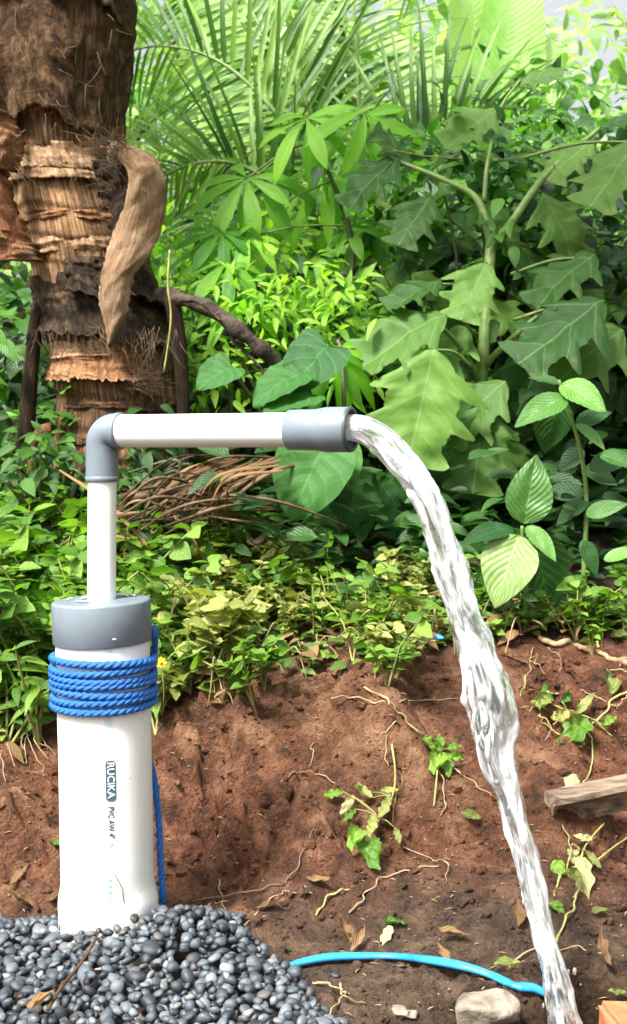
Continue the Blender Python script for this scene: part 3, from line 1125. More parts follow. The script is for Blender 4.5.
# ------------------------------------------------------------------ the jet of water
wp = [(343, 427.5, 33), (357, 428, 35), (372, 433, 36), (388, 445, 36), (404, 462, 36), (419, 482, 34), (431, 508, 33), (441, 537, 33), (449, 566, 39), (457, 596, 42), (467, 625, 42), (477, 654, 43),
      (487, 690, 54), (491, 712, 56), (493, 735, 50), (498, 765, 42), (508, 795, 30), (517, 827, 27), (526, 858, 28), (534, 890, 29), (541, 922, 24), (549, 953, 29), (557, 985, 33), (564, 1017, 34), (573, 1060, 40), (578, 1085, 46)]
cen, wid = [], []
for px, py, w in wp:
    d = 1.335 - (px - 352) / 214 * 0.095
    cen.append(W(px, py, d))
    wid.append(w * d / F_PX / 2)
NS, NT = 420, 72
p = spline([list(c) for c in cen], NS)
wr = np.interp(np.linspace(0, 1, NS), np.linspace(0, 1, len(wid)), wid)
t_, N_, B_ = frames(p)
L = np.concatenate([[0], np.cumsum(np.linalg.norm(np.diff(p, axis=0), axis=1))])
th = np.linspace(0, 2 * np.pi, NT, endpoint=False)
LL, TH = np.meshgrid(L, th, indexing='ij')
cx_, sx_ = np.cos(TH), np.sin(TH)
grow = np.clip(LL / 0.10, 0.12, 1)
nz = fbm(cx_ * 1.6 + 7, sx_ * 1.6, LL * 20, 3, 51)
nz2 = fbm(cx_ * 3.6, sx_ * 3.6 + 3, LL * 42, 3, 57)
ridg = 1 - np.abs(fbm(cx_ * 2.4, sx_ * 2.4, LL * 9 + 5, 3, 61)) * 1.5
rr = wr[:, None] * (0.93 + grow * (0.25 * nz + 0.11 * nz2 + 0.10 * ridg))
v = p[:, None, :] + rr[..., None] * (cx_[..., None] * N_[:, None, :] + 0.82 * sx_[..., None] * B_[:, None, :])
wob = fbm(LL * 14, LL * 0 + 2.2, None, 3, 71)[..., None] * 0.003 * grow[..., None]
v = v + wob * N_[:, None, :]
uv = np.stack([LL, TH / (2 * np.pi)], -1).reshape(-1, 2)
# mirror the angle coordinate so the pattern has no seam
uv[:, 1] = np.abs(uv[:, 1] * 2 - 1)
wroot = empty('water_jet', tuple(cen[0]))
tag(wroot, 'thick white jet of water arcing from the spout to the ground', 'water')
wo = np.array(wroot.location)
mb = MB()
vv = v.reshape(-1, 3) - wo
capv = np.vstack([vv, p[0] - wo, p[-1] - wo])
k = np.arange(NT)
k2 = (k + 1) % NT
b = (NS - 1) * NT
mb.add(capv, [grid_faces(NS, NT, True)[:, ::-1], np.stack([k, k2, np.full(NT, NS * NT)], -1), np.stack([b + k2, b + k, np.full(NT, NS * NT + 1)], -1)], np.vstack([uv, [0, 0], [1, 0]]))
mb.build('stream', MAT['water'], wroot)
# ropes of water that part from the stream's flanks and join it again
for k in range(26):
    i0 = random.randint(40, NS - 110)
    n = random.randint(22, 60)
    side = random.choice([0, math.pi, 0.2, math.pi - 0.2, -0.3]) + random.uniform(-0.3, 0.3)
    ii = np.arange(i0, min(NS - 2, i0 + n))
    tt = np.linspace(0, 1, len(ii))
    out = wr[ii] * (0.86 + random.uniform(0.2, 0.42) * np.sin(np.pi * tt))
    q = p[ii] + out[:, None] * (math.cos(side) * N_[ii] + 0.82 * math.sin(side) * B_[ii])
    q += 0.0012 * np.stack([np.sin(tt * 9 + k), np.cos(tt * 7 + k), 0 * tt], -1)
    mb = MB()
    vv, f, uv2 = tube_geo(q - wo, 0.0004 + random.uniform(0.0022, 0.0042) * np.sin(np.pi * tt) ** 0.7, 10)
    uv2[:, 0] = uv2[:, 0] * 0.12 + k
    mb.add(vv, f, uv2)
    mb.build('side_strand', MAT['water'], wroot)
ico = None


def ico_geo(sub):
    import bmesh
    bm = bmesh.new()
    bmesh.ops.create_icosphere(bm, subdivisions=sub, radius=1.0)
    v = np.array([list(q.co) for q in bm.verts])
    f = np.array([[q.index for q in fa.verts] for fa in bm.faces])
    bm.free()
    return v, f


IV1, IF1 = ico_geo(1)
IV2, IF2 = ico_geo(2)
IV3, IF3 = ico_geo(3)
for k in range(34):
    i = random.randint(60, NS - 8) if k < 18 else random.randint(NS - 60, NS - 20)
    a = random.choice([0, math.pi]) + random.uniform(-0.6, 0.6)
    q = p[i] + wr[i] * (random.uniform(1.05, 1.4) if k < 18 else random.uniform(1.1, 2.4)) * (math.cos(a) * N_[i] + math.sin(a) * B_[i])
    r_ = random.uniform(0.0010, 0.0024)
    mb = MB()
    mb.add((IV2 * r_) * np.array([1, 1, random.uniform(1.2, 2.4)]) + q - wo, IF2)
    mb.build('droplet', MAT['water'], wroot)

pz = gz(0.275, -0.225) + 0.016
mb = MB()
th_ = np.linspace(0, 2 * np.pi, 48, endpoint=False)
rings = [np.array([[0.275, -0.225, pz]])]
for q in (0.25, 0.5, 0.75, 1.0):
    rr_ = 0.062 * q * (1 + 0.12 * vnoise(np.cos(th_) * 2, np.sin(th_) * 2, None, 6))
    rings.append(np.stack([0.275 + rr_ * np.cos(th_), -0.225 + 0.85 * rr_ * np.sin(th_), pz + 0.0035 * np.cos(q * 19) * (1 - q) + 0.001 * vnoise(np.cos(th_) * 3 * q, np.sin(th_) * 3 * q, None, 2)], -1))
k = np.arange(48)
mb.add(np.vstack(rings), [np.stack([np.zeros(48, int), 1 + k, 1 + (k + 1) % 48], -1)] + [np.stack([1 + 48 * i + k, 1 + 48 * (i + 1) + k, 1 + 48 * (i + 1) + (k + 1) % 48, 1 + 48 * i + (k + 1) % 48], -1) for i in range(3)])
pud = mb.build('puddle', MAT['puddle'])
tag(pud, kind='structure')

# ------------------------------------------------------------------ gravel: grey pebbles heaped round the casing


def heap(x, y):
    """wanted height of the gravel's surface above zero, negative outside"""
    edge = (-0.068 + (-y) * 0.44) - x                       # distance inside the right border
    back = 0.035 - y - 0.03 * np.clip(-x - 0.30, 0, 0.3)
    e = np.minimum(edge * 0.9, back + 0.01) + 0.010 * vnoise(np.array([x * 16]), np.array([y * 16]), None, 9)[0]
    if e < 0:
        return -1.0
    hgt = 0.034 * min(1.0, e / 0.075) ** 0.8
    hgt += 0.020 * math.exp(-(((x + 0.165) / 0.075) ** 2 + ((y + 0.055) / 0.075) ** 2))
    hgt -= 0.012 * math.exp(-(((x + 0.33) / 0.05) ** 2 + ((y + 0.09) / 0.06) ** 2))
    return hgt


def casing_x(z):
    return c_bot.x + axis.x * ((z - c_bot.z) / axis.z)


pv = []
prs = []
for k in range(10):
    r_ = np.random.default_rng(100 + k)
    sc = np.array([1.0, r_.uniform(0.68, 0.9), r_.uniform(0.45, 0.68)])
    v = IV2 * (1 + 0.22 * fbm(IV2[:, 0] * 1.3 + k * 5, IV2[:, 1] * 1.3, IV2[:, 2] * 1.3, 2, 200 + k))[:, None]
    for _ in range(3):        # worn flats and a broken face here and there
        n_ = r_.standard_normal(3)
        n_ /= np.linalg.norm(n_)
        v = v - np.outer(np.maximum(v @ n_ - r_.uniform(0.6, 0.9), 0), n_) * 0.8
    pv.append(v * sc)
    prs.append(sc)
peb_me = []
for v in pv:
    mb = MB()
    mb.add(v, IF2)
    me = mb.mesh('pebble')
    me.materials.append(MAT['pebble'])
    peb_me.append(me)
pp = np.zeros((6000, 4))
npb = 0
tries = 0
while npb < 4600 and tries < 20000:
    tries += 1
    x = random.uniform(-0.62, 0.08)
    y = random.uniform(-0.38, 0.06)
    a = random.choice((0.0058, 0.007, 0.008, 0.009, 0.0102, 0.0118)) * random.uniform(0.85, 1.15)
    hw = heap(x, y)
    if hw < 0:
        continue
    if math.hypot(x - casing_x(0.03), y) < RC + 0.004 + a * 0.8:
        continue
    base = float(bank(x, y)) + 0.001
    z = base + a * 0.45
    if npb:
        q = pp[:npb]
        dd = np.hypot(q[:, 0] - x, q[:, 1] - y)
        rs = (q[:, 3] + a) * 0.80
        m_ = dd < rs
        if m_.any():
            z = max(z, float(np.max(q[m_, 2] + 0.62 * np.sqrt(rs[m_] ** 2 - dd[m_] ** 2))))
    if z + a * 0.5 > base + hw + 0.004 and z > base + a * 0.5:
        continue
    if z + a * 0.5 > base + hw + 0.012:
        continue
    pp[npb] = (x, y, z, a)
    npb += 1
pp = pp[:npb]
# keep what can be seen (surface pebbles); order by how large they show
vis = []
for i in range(npb):
    x, y, z, a = pp[i]
    q = pp
    dd = np.hypot(q[:, 0] - x, q[:, 1] - y)
    above = (dd < a * 0.9) & (q[:, 2] > z + a * 0.7)
    if above.sum() >= 2:
        continue
    d = y - CAM.y
    px = 313.5 + F_PX * x / d
    py = 450 + F_PX * (CAM.z - z) / d
    inframe = -8 < px < 635 and py < 1030
    vis.append((inframe, a / d * (1.0 if above.sum() == 0 else 0.6), i))
vis.sort(reverse=True)


def peb_matrix(i):
    x, y, z, a = pp[i]
    k = i % len(peb_me)
    rot = Matrix.Rotation(random.uniform(0, 6.28), 4, 'Z') @ Matrix.Rotation(random.gauss(0, 0.45), 4, 'X') @ Matrix.Rotation(random.gauss(0, 0.45), 4, 'Y')
    return k, Matrix.Translation((x, y, z)) @ rot @ Matrix.Diagonal((a, a, a, 1))


mb = MB()
for n, (inf, sz, i) in enumerate(vis):
    k, M = peb_matrix(i)
    if n < 300 and inf:
        o = bpy.data.objects.new('pebble', peb_me[k])
        COL.objects.link(o)
        o.matrix_world = M
        x, y, z, a_ = pp[i]
        where = 'left of the casing' if x < -0.315 else ('in front of the casing' if x < -0.19 else ('on the crest right of the casing' if y > -0.09 else ('low on the right slope of the heap' if x > -0.09 else 'in the middle of the heap')))
        size_w = 'large' if a_ > 0.0112 else ('medium' if a_ > 0.0096 else 'small')
        tag(o, size_w + ' smooth grey pebble ' + where, 'pebble', size_w + ' pebbles ' + where)
    else:
        A = np.array(M)
        mb.add(pv[k] @ A[:3, :3].T + A[:3, 3], IF2, None, random.random())
gr = mb.build('gravel', MAT['pebble'])
tag(gr, 'remaining small grey pebbles filling the heap round the casing', 'gravel', kind='stuff')

# ------------------------------------------------------------------ crumbs and clods on the bare earth
mb = MB()
for k in range(7500):
    x = random.uniform(-0.75, 0.75)
    y = random.uniform(-0.25, 0.62)
    if heap(x, y) > 0:
        continue
    a = min(0.014, 0.0024 * math.exp(random.gauss(0, 0.65)))
    z = gz(x, y)
    s = IV1 * np.array([1, random.uniform(.6, 1), random.uniform(.5, .9)]) * a
    s = s * (1 + 0.3 * rng.standard_normal(len(s)).clip(-1, 1))[:, None]
    ca, sa = math.cos(k), math.sin(k)
    s = np.stack([s[:, 0] * ca - s[:, 1] * sa, s[:, 0] * sa + s[:, 1] * ca, s[:, 2]], -1)
    mb.add(s + np.array([x, y, z + a * 0.25]), IF1)
tag(mb.build('soil_crumbs', MAT['soil'], None, False), 'loose crumbs of reddish brown soil strewn over the bank', 'soil', kind='stuff')


def lump(name, px, py, size, mat, seed, label, cat, lift=0.3, rough=0.28, rotz=0.0, sub=3):
    q = G(px, py)
    v = IV3 * (1 + rough * fbm(IV3[:, 0] * 1.4 + seed, IV3[:, 1] * 1.4, IV3[:, 2] * 1.4, 4, seed))[:, None]
    # knock flats into it
    r_ = np.random.default_rng(seed)
    for _ in range(7):
        n = r_.standard_normal(3)
        n /= np.linalg.norm(n)
        dlim = r_.uniform(0.62, 0.85)
        dd = v @ n
        v = v - np.outer(np.maximum(dd - dlim, 0), n)
    v = v * np.array(size)
    mb = MB()
    mb.add(v, IF3)
    o = mb.build(name, mat)
    o.location = (q.x, q.y, gz(q.x, q.y) + size[2] * lift)
    o.rotation_euler[2] = rotz
    return tag(o, label, cat)


lump('rock', 486, 1019, (0.042, 0.034, 0.020), MAT['rock'], 5, 'pale grey angular rock on the earth below the blue hose', 'rock', 0.35, rotz=0.4)
lump('stone_chip', 403, 1015, (0.014, 0.010, 0.006), MAT['rock'], 8, 'whitish stone chip on dark earth left of the pale rock', 'stone', 0.4, 0.6)
lump('stone', 335, 978, (0.006, 0.005, 0.004), MAT['pebble'], 9, 'lone small grey stone lying under the blue hose', 'stone', 0.5)
lump('clod', 350, 939, (0.016, 0.012, 0.008), MAT['soil'], 12, 'crumbly clod of earth beside the dry leaf litter', 'clod', 0.3)
lump('clod', 616, 905, (0.030, 0.024, 0.018), MAT['soil'], 13, 'brown clod of earth at the right edge below the plank', 'clod', 0.3)
lump('clod', 268, 800, (0.045, 0.03, 0.035), MAT['soil'], 14, 'large smooth ochre clod set in the cut bank', 'clod', 0.1, 0.15)

# the broken brick at the right corner
import bmesh
bm = bmesh.new()
bmesh.ops.create_cube(bm, size=1.0)
for v in bm.verts:
    v.co.x *= 0.19
    v.co.y *= 0.09
    v.co.z *= 0.05
bmesh.ops.bevel(bm, geom=bm.edges[:], offset=0.005, segments=2, affect='EDGES')
bmesh.ops.subdivide_edges(bm, edges=bm.edges[:], cuts=4, use_grid_fill=True)
co = np.array([list(v.co) for v in bm.verts])
nn = 0.003 * fbm(co[:, 0] * 40, co[:, 1] * 40, co[:, 2] * 40, 3, 77)
for v, k in zip(bm.verts, nn):
    v.co += v.co.normalized() * float(k)
me = bpy.data.meshes.new('brick')
bm.to_mesh(me)
bm.free()
q = G(640, 1024)
o = obj('red_brick', me, MAT['brick'])
o.location = (q.x + 0.052, q.y - 0.040, -0.012)
o.rotation_euler = (0.03, 0.03, 0.06)
tag(o, 'orange red brick half sunk in the earth right of the jet', 'brick')

# the weathered plank on the bank: a top lip that juts out over a set-back face
ql, qr = G(556, 826), G(652, 806)
zt = W(551, 799, ql.y - CAM.y).z
A0 = Vector((W(557, 800, ql.y - CAM.y).x, ql.y - 0.005, zt))
B0 = Vector((W(672, 776, ql.y - CAM.y + 0.05).x, ql.y + 0.05, W(672, 776, ql.y - CAM.y + 0.05).z))
ax = (B0 - A0).normalized()
out = Vector((ax.y, -ax.x, 0)).normalized()
n = 40
prof = [(0.0, 0.0), (0.001, -0.0075), (-0.022, -0.011), (-0.026, -0.046), (-0.036, -0.046), (-0.034, 0.004)]
mb = MB()
vs = []
Lb = (B0 - A0).length
for k in range(n):
    t = k / (n - 1)
    c = A0 + (B0 - A0) * t
    for i, (o_, z_) in enumerate(prof):
        jag = 0.0009 * float(vnoise(np.array([t * 14 + i * 3]), np.array([i * 2.7]), None, 4)[0])
        endj = (0.010 * float(vnoise(np.array([i * 1.7]), np.array([0.3]), None, 8)[0])) if k == 0 else 0
        vs.append(c + out * (o_ + jag) + Vector((0, 0, z_ + jag)) + ax * endj)
m_ = len(prof)
fc = grid_faces(n, m_, True)
uv = np.array([[k / (n - 1), i / m_] for k in range(n) for i in range(m_)])
mb.add(np.array([list(q) for q in vs]) - np.array(A0), [fc, np.array([[0, 1, 2, 3], [0, 3, 4, 5]]), np.array([[3, 2, 1, 0], [5, 4, 3, 0]]) + (n - 1) * m_], uv)
o = mb.build('plank', MAT['plank'], None, False)
o.location = A0
tag(o, 'weathered grey brown plank lying on the bank at the right', 'plank')

# ------------------------------------------------------------------ the old palm at the left
DP = 2.75
TA = np.array([[-260, 44, 70], [-80, 50, 70], [30, 58, 67], [75, 58, 66], [120, 59, 56], [163, 63, 46], [200, 75, 53], [250, 88, 57], [290, 98, 59], [350, 115, 61], [400, 123, 62], [430, 124, 64], [520, 128, 72], [560, 130, 80]], float)
PXM = DP / F_PX
YP = CAM.y + DP


def trunk_c(py):
    py = np.asarray(py, float)
    cx = (np.interp(py, TA[:, 0], TA[:, 1]) - 313.5) * PXM
    r = np.interp(py, TA[:, 0], TA[:, 2]) * PXM
    z = CAM.z - (py - 450) * PXM
    return cx, r, z


proot = empty('palm_tree', (float(trunk_c(520)[0]), YP, gz(float(trunk_c(520)[0]), YP)))
tag(proot, 'old palm trunk wrapped in brown fibrous dead leaf sheaths', 'palm tree')
po = np.array(proot.location)
n, m_ = 330, 110
py = np.linspace(560, -260, n)
cx, r, z = trunk_c(py)
th = np.linspace(0, 2 * np.pi, m_, endpoint=False)
PY, TH = np.meshgrid(py, th, indexing='ij')
scal = PY + 5 * np.sin(TH * 2 + 1) + 7 * vnoise(np.cos(TH) * 2, np.sin(TH) * 2, PY * 0.02, 3)
ringw = (scal / 27.0) % 1.0
ring = np.where(ringw < 0.85, 0.03 * ringw, 0.03 * 0.85 - 0.09 * (ringw - 0.85))
rel_ = 1 + ring * 1.6 + 0.05 * fbm(np.cos(TH) * 2, np.sin(TH) * 2, PY * 0.025, 4, 8) + 0.012 * fbm(np.cos(TH) * 24, np.sin(TH) * 24, PY * 0.02, 2, 18)
vx = cx[:, None] + r[:, None] * rel_ * np.cos(TH)
vy = YP + r[:, None] * rel_ * np.sin(TH)
vz = np.broadcast_to(z[:, None], vx.shape)
tan_ = np.interp(py, [-260, 150, 168, 190, 290, 300, 340, 352, 385, 400, 440, 560], [-.3, -.2, .6, .65, .5, .1, .0, .75, .4, -.05, -.25, -0.3])
tan_ = tan_[:, None] - 0.75 * np.clip((np.cos(TH) - 0.25) / 0.5, 0, 1)      # bare strips on the left flank, old fibre on the right
tan_ = np.where(ringw > 0.86, tan_ - 0.35, tan_)
uv = np.stack([PY / 820.0, TH / (2 * np.pi)], -1).reshape(-1, 2)
mb = MB()
mb.add(np.stack([vx, vy, vz], -1).reshape(-1, 3) - po, grid_faces(n, m_, True), uv, tan_.ravel())
trunk = mb.build('trunk', MAT['trunk'], proot)


def shell(name, mat, py_top, py_bot, k_top, k_bot, a0, a1, seed, ragged=8.0, flare=0.0, thick=0.006, parent=None, curl=0.0, nu=60, nv=70, var=0.0, wave=0.05):
    """a sheath hugging the trunk from py_top down to a ragged edge at py_bot, between angles a0..a1 (270 faces the camera)"""
    u = np.linspace(0, 1, nu)
    a = np.radians(np.linspace(a0, a1, nv))
    U, A_ = np.meshgrid(u, a, indexing='ij')
    edge = ragged * (fbm(A_ * 1.3 + seed, A_ * 0 + seed, None, 2, seed) + 0.35 * vnoise(A_ * 30, A_ * 0, None, seed + 2) + 0.35 * vnoise(A_ * 75, A_ * 0, None, seed + 4))
    PYs = py_top + (py_bot + edge - py_top) * U
    cx, r, z = trunk_c(PYs)
    k = k_top + (k_bot - k_top) * U + flare * U ** 4
    rr = r * (k + wave * fbm(A_ * 2.0, U * 3, None, 4, seed + 5) + 0.012 * fbm(A_ * 26, U * 2.5, None, 2, seed + 9))
    V = np.stack([cx + rr * np.cos(A_), YP + rr * np.sin(A_), z], -1)
    inn = np.stack([cx + (rr - thick) * np.cos(A_), YP + (rr - thick) * np.sin(A_), z], -1)
    uv = np.stack([U * abs(py_bot - py_top) / 120.0, A_ / 6.283], -1).reshape(-1, 2)
    f = grid_faces(nu, nv)
    NVt = nu * nv
    border = [(0, j) for j in range(nv)] + [(i, nv - 1) for i in range(1, nu)] + [(nu - 1, j) for j in range(nv - 2, -1, -1)] + [(i, 0) for i in range(nu - 2, 0, -1)]
    bi = np.array([i * nv + j for i, j in border])
    b2 = np.roll(bi, -1)
    side = np.stack([bi, b2, b2 + NVt, bi + NVt], -1)
    mb = MB()
    mb.add(np.vstack([V.reshape(-1, 3), inn.reshape(-1, 3)]) - po, [f[:, ::-1], f + NVt, side], np.vstack([uv, uv]), var)
    return mb.build(name, mat, parent or proot)


shell('fibre_hood', MAT['hood_grey'], -170, 34, 1.05, 1.10, 150, 385, 3, 9, 0.06)
shell('fibre_hood', MAT['hood'], -60, 138, 1.03, 1.10, 140, 385, 7, 10, 0.05, wave=0.13)
shell('fibre_hood', MAT['hood_red'], 108, 166, 0.95, 1.03, 165, 345, 12, 4, 0.0, wave=0.05)
shell('leaf_scar', MAT['boot'], 158, 182, 1.03, 1.10, 170, 322, 16, 2.5, 0.0, 0.008, nu=14)
shell('leaf_scar', MAT['boot'], 176, 193, 1.06, 1.14, 168, 312, 19, 2.0, 0.0, 0.010, nu=12)
shell('leaf_scar', MAT['flap'], 222, 232, 1.02, 1.07, 175, 330, 23, 1.5, 0.0, 0.006, nu=10)
shell('leaf_scar', MAT['boot'], 248, 262, 1.02, 1.06, 175, 320, 29, 2.0, 0.0, 0.006, nu=10)
shell('dark_collar', MAT['hood_black'], 282, 342, 1.02, 1.14, 148, 395, 33, 7, 0.10, wave=0.07)
shell('dark_collar', MAT['hood_black'], 268, 312, 1.0, 1.16, 255, 395, 37, 7, 0.10, wave=0.07)
shell('leaf_scar', MAT['boot'], 346, 362, 1.02, 1.08, 178, 280, 39, 1.5, 0.0, 0.008, nu=12)
shell('torn_flap', MAT['flap'], 358, 386, 1.05, 1.13, 195, 296, 43, 5, 0.10, 0.008, wave=0.04)
shell('leaf_scar', MAT['hood'], 398, 412, 1.0, 1.06, 225, 380, 47, 2, 0.0, 0.006, nu=12)
shell('leaf_scar', MAT['hood'], 430, 444, 1.0, 1.05, 200, 380, 49, 2, 0.0, 0.006, nu=12)


def sheet(name, left, right, mat, parent, bulge=0.03, thick=0.005, nu=60, nv=18, seed=0, rag=0.0015, amp=0.010):
    """a bent sheet between two edge curves in world space, with thickness"""
    a, b = spline(left, nu), spline(right, nu)
    s = np.linspace(0, 1, nv)[None, :, None]
    V = a[:, None, :] * (1 - s) + b[:, None, :] * s
    V[..., 1] -= bulge * np.sin(np.pi * s[..., 0]) ** 0.8
    jit = fbm(np.arange(nu)[:, None] * 0.22 + 0 * s[0, :, 0], s[0, :, 0][None, :] * 3 + seed + np.zeros((nu, 1)), None, 3, seed)
    V[..., 1] -= amp * jit
    V[:, 0, 0] += rag * rng.standard_normal(nu)
    V[:, -1, 0] += rag * rng.standard_normal(nu)
    back = V.copy()
    back[..., 1] += thick
    o_ = np.array(parent.location)
    uv = np.stack(np.meshgrid(np.linspace(0, 1.5, nu), np.linspace(0, 0.5, nv), indexing='ij'), -1).reshape(-1, 2)
    f = grid_faces(nu, nv)
    border = [(0, j) for j in range(nv)] + [(i, nv - 1) for i in range(1, nu)] + [(nu - 1, j) for j in range(nv - 2, -1, -1)] + [(i, 0) for i in range(nu - 2, 0, -1)]
    bi = np.array([i * nv + j for i, j in border])
    b2 = np.roll(bi, -1)
    mb = MB()
    n_ = nu * nv
    mb.add(np.vstack([V.reshape(-1, 3), back.reshape(-1, 3)]) - o_, [f, f[:, ::-1] + n_, np.stack([b2, bi, bi + n_, b2 + n_], -1)], np.vstack([uv, uv]))
    return mb.build(name, mat, parent)


dF = DP - 0.19
Wl = [W(*q) for q in [(100, 152, dF + .06), (116, 158, dF + .02), (128, 176, dF), (124, 205, dF), (110, 240, dF), (102, 270, dF - .01), (99, 300, dF - .01), (105, 325, dF), (108, 345, dF)]]
Wr = [W(*q) for q in [(104, 146, dF + .06), (130, 146, dF + .03), (156, 158, dF + .04), (166, 188, dF + .05), (163, 224, dF + .05), (150, 254, dF + .03), (134, 276, dF + .01), (127, 312, dF), (111, 347, dF)]]
sheet('hanging_sheath', Wl, Wr, MAT['boot'], proot, 0.020, 0.006, 80, 22, 3, rag=0.0012, amp=0.0035)
# inner side of the same sheath, its shade painted with black fibre colour
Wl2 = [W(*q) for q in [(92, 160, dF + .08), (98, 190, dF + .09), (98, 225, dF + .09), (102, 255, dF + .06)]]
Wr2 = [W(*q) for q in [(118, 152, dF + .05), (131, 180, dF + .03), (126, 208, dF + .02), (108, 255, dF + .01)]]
sheet('sheath_shade', Wl2, Wr2, MAT['hood_black'], proot, -0.03, 0.005, 40, 14, 5)
# stubs of old leaf bases on the far left
for k, (pts_l, pts_r, mt) in enumerate([
        ([(-14, 165), (-12, 200), (-6, 235), (2, 262)], [(4, 168), (14, 200), (26, 232), (34, 258)], 'hood_red'),
        ([(-16, 225), (-12, 245), (-4, 262)], [(20, 228), (34, 246), (42, 262)], 'flap'),
        ([(-18, 110), (-14, 140), (-10, 170)], [(12, 115), (22, 140), (16, 172)], 'flap')]):
    sheet('leaf_base', [W(a, b, dF + 0.02) for a, b in pts_l], [W(a, b, dF + 0.06) for a, b in pts_r], MAT[mt], proot, 0.03, 0.02, 30, 12, 20 + k, 0.003)
# dark strap roots and old petioles at the base
for k, (pts, r0, r1) in enumerate([([(46, 296), (36, 318), (33, 350), (29, 390), (26, 440), (24, 520)], .012, .022), ([(52, 428), (40, 432), (32, 450), (28, 500)], .014, .008), ([(64, 425), (58, 440), (56, 480)], .012, .006),
                                   ([(74, 405), (76, 425), (72, 440)], .014, .005), ([(172, 300), (180, 350), (184, 420), (186, 500)], .018, .012)]):
    stem_part('root', [W(a, b, DP - 0.08 - 0.01 * k) for a, b in pts], [r0, r1], MAT['hood_black'] if k in (0, 4) else MAT['flap'], proot, 9)
# loose fibres frayed from the sheath edges
mb = MB()


def fibre(q, dx, dz, dy, r_=0.0007, n=6):
    t = np.linspace(0, 1, n)[:, None]
    q = np.array(q, float)
    e = np.array([dx, dy, dz])
    bend = np.array([random.gauss(0, .25), random.gauss(0, .15), random.gauss(0, .25)]) * np.linalg.norm(e)
    p = q + e * t + bend * t ** 2
    mb.add(*tube_geo(p - po, r_ * (1 - 0.7 * t[:, 0]), 3, False))


for k in range(150):
    fibre(W(random.uniform(118, 148), random.uniform(366, 390), DP - 0.15), random.uniform(0.01, 0.05), random.uniform(-0.02, 0.02), -0.02)
for k in range(110):
    px = random.uniform(2, 116)
    fibre(W(px, random.choice([random.uniform(10, 140), 150, 165]) + random.uniform(-8, 6), DP - 0.155), random.uniform(-0.04, 0.05), random.uniform(-0.06, 0.01), random.uniform(-0.04, 0))
for k in range(200):
    px = random.uniform(90, 130)
    fibre(W(px, 150 + random.uniform(-12, 14), DP - 0.18), random.uniform(-0.05, 0.05), random.uniform(-0.03, 0.05), random.uniform(-0.04, 0))
for k in range(110):
    px = random.uniform(34, 180)
    fibre(W(px, 336 + random.uniform(-12, 8), DP - 0.17), random.uniform(-0.03, 0.03), random.uniform(-0.10, -0.01), random.uniform(-0.03, 0))
for k in range(70):
    fibre(W(random.uniform(96, 112), random.uniform(180, 250), DP - 0.17), random.uniform(-0.04, -0.01), random.uniform(-0.02, 0.03), -0.02)
for k in range(46):
    t = random.random()
    fibre(W(106 + 20 * t, 345 - 60 * t, DP - 0.19), random.uniform(-.01, .02), random.uniform(-.05, -.01), -0.005)
tag(mb.build('loose_fibre', MAT['fibre'], proot), kind='stuff')

# crown fronds added to the old palm, above the picture, to shade the thicket
top = Vector((float(trunk_c(-260)[0]), YP, float(trunk_c(-260)[2])))
for k in range(9):
    a = R(20 + 40 * k + random.uniform(-8, 8))
    hd = Vector((math.cos(a), math.sin(a), 0))
    Lf = random.uniform(1.7, 2.2)
    if hd.x * sdir.x + hd.y * sdir.y > 0.3 or hd.x > 0.8:       # fronds that would shade the trunk and the lobed shrub are left out
        continue
    P3 = [top - Vector((0, 0, .05)), top + hd * Lf * 0.3 + Vector((0, 0, 0.42)), top + hd * Lf * 0.65 + Vector((0, 0, 0.46)), top + hd * Lf + Vector((0, 0, 0.12))]
    rach = stem_part('frond', P3, [0.022, 0.014, 0.005], MAT['stem'], proot, 6, 30)
    p = spline([list(q) for q in P3], 60)
    sdv = Vector((-hd.y, hd.x, 0))
    mb = MB()
    for i in range(6, 60):
        for sd in (-1, 1):
            b = Vector(p[i])
            dv = (hd * 0.6 + sdv * sd * 0.8 + Vector((0, 0, -0.35 + random.gauss(0, .12)))).normalized()
            L_ = 0.55 * (0.5 + 0.6 * math.sin(math.pi * i / 60)) * random.uniform(.9, 1.1)
            g = leaf_geo(0.035, lambda t: max(0.05, (1 - t) ** 0.55 * min(1, t * 9 + 0.25)), 6, 3, 0.5, 0.25, 0, 8, 0, 1)
            mb.add(*flake_to_world(g, Matrix.Translation(-Vector(proot.location)) @ frame_mat(b, b + dv * L_, (0, 0, 1)), random.random()))
    tag(mb.build('shade_leaflets', MAT['palm'], rach), kind='stuff')

# the dead branch that leans out from the palm
br = empty('dead_branch', tuple(W(172, 300, 2.62)))
tag(br, 'dark rotten branch leaning from the palm trunk down into the leaves', 'branch')
stem_part('limb', [W(a, b, d) for a, b, d in [(160, 296, 2.68), (180, 299, 2.62), (212, 310, 2.60), (238, 330, 2.58), (258, 346, 2.58), (275, 362, 2.6), (282, 385, 2.64)]], [0.020, 0.023, 0.013, 0.019, 0.014, 0.021, 0.012, 0.020, 0.015, 0.017, 0.008], MAT['dead_branch'], br, 12, 60)
stem_part('twig', [W(a, b, 2.59) for a, b in [(214, 311), (228, 322), (232, 338), (246, 352), (270, 378)]], [0.008, 0.006, 0.003], MAT['dead_branch'], br, 6)
stem_part('twig', [W(a, b, 2.57) for a, b in [(180, 300), (200, 303), (222, 322)]], [0.006, 0.004, 0.003], MAT['dead_branch'], br, 6)
stem_part('hanging_shoot', [W(a, b, 2.55) for a, b in [(170, 250), (168, 285), (171, 320), (164, 372)]], [0.003, 0.002], MAT['vine_green'], br, 5)

# ------------------------------------------------------------------ the fallen dead frond behind the riser


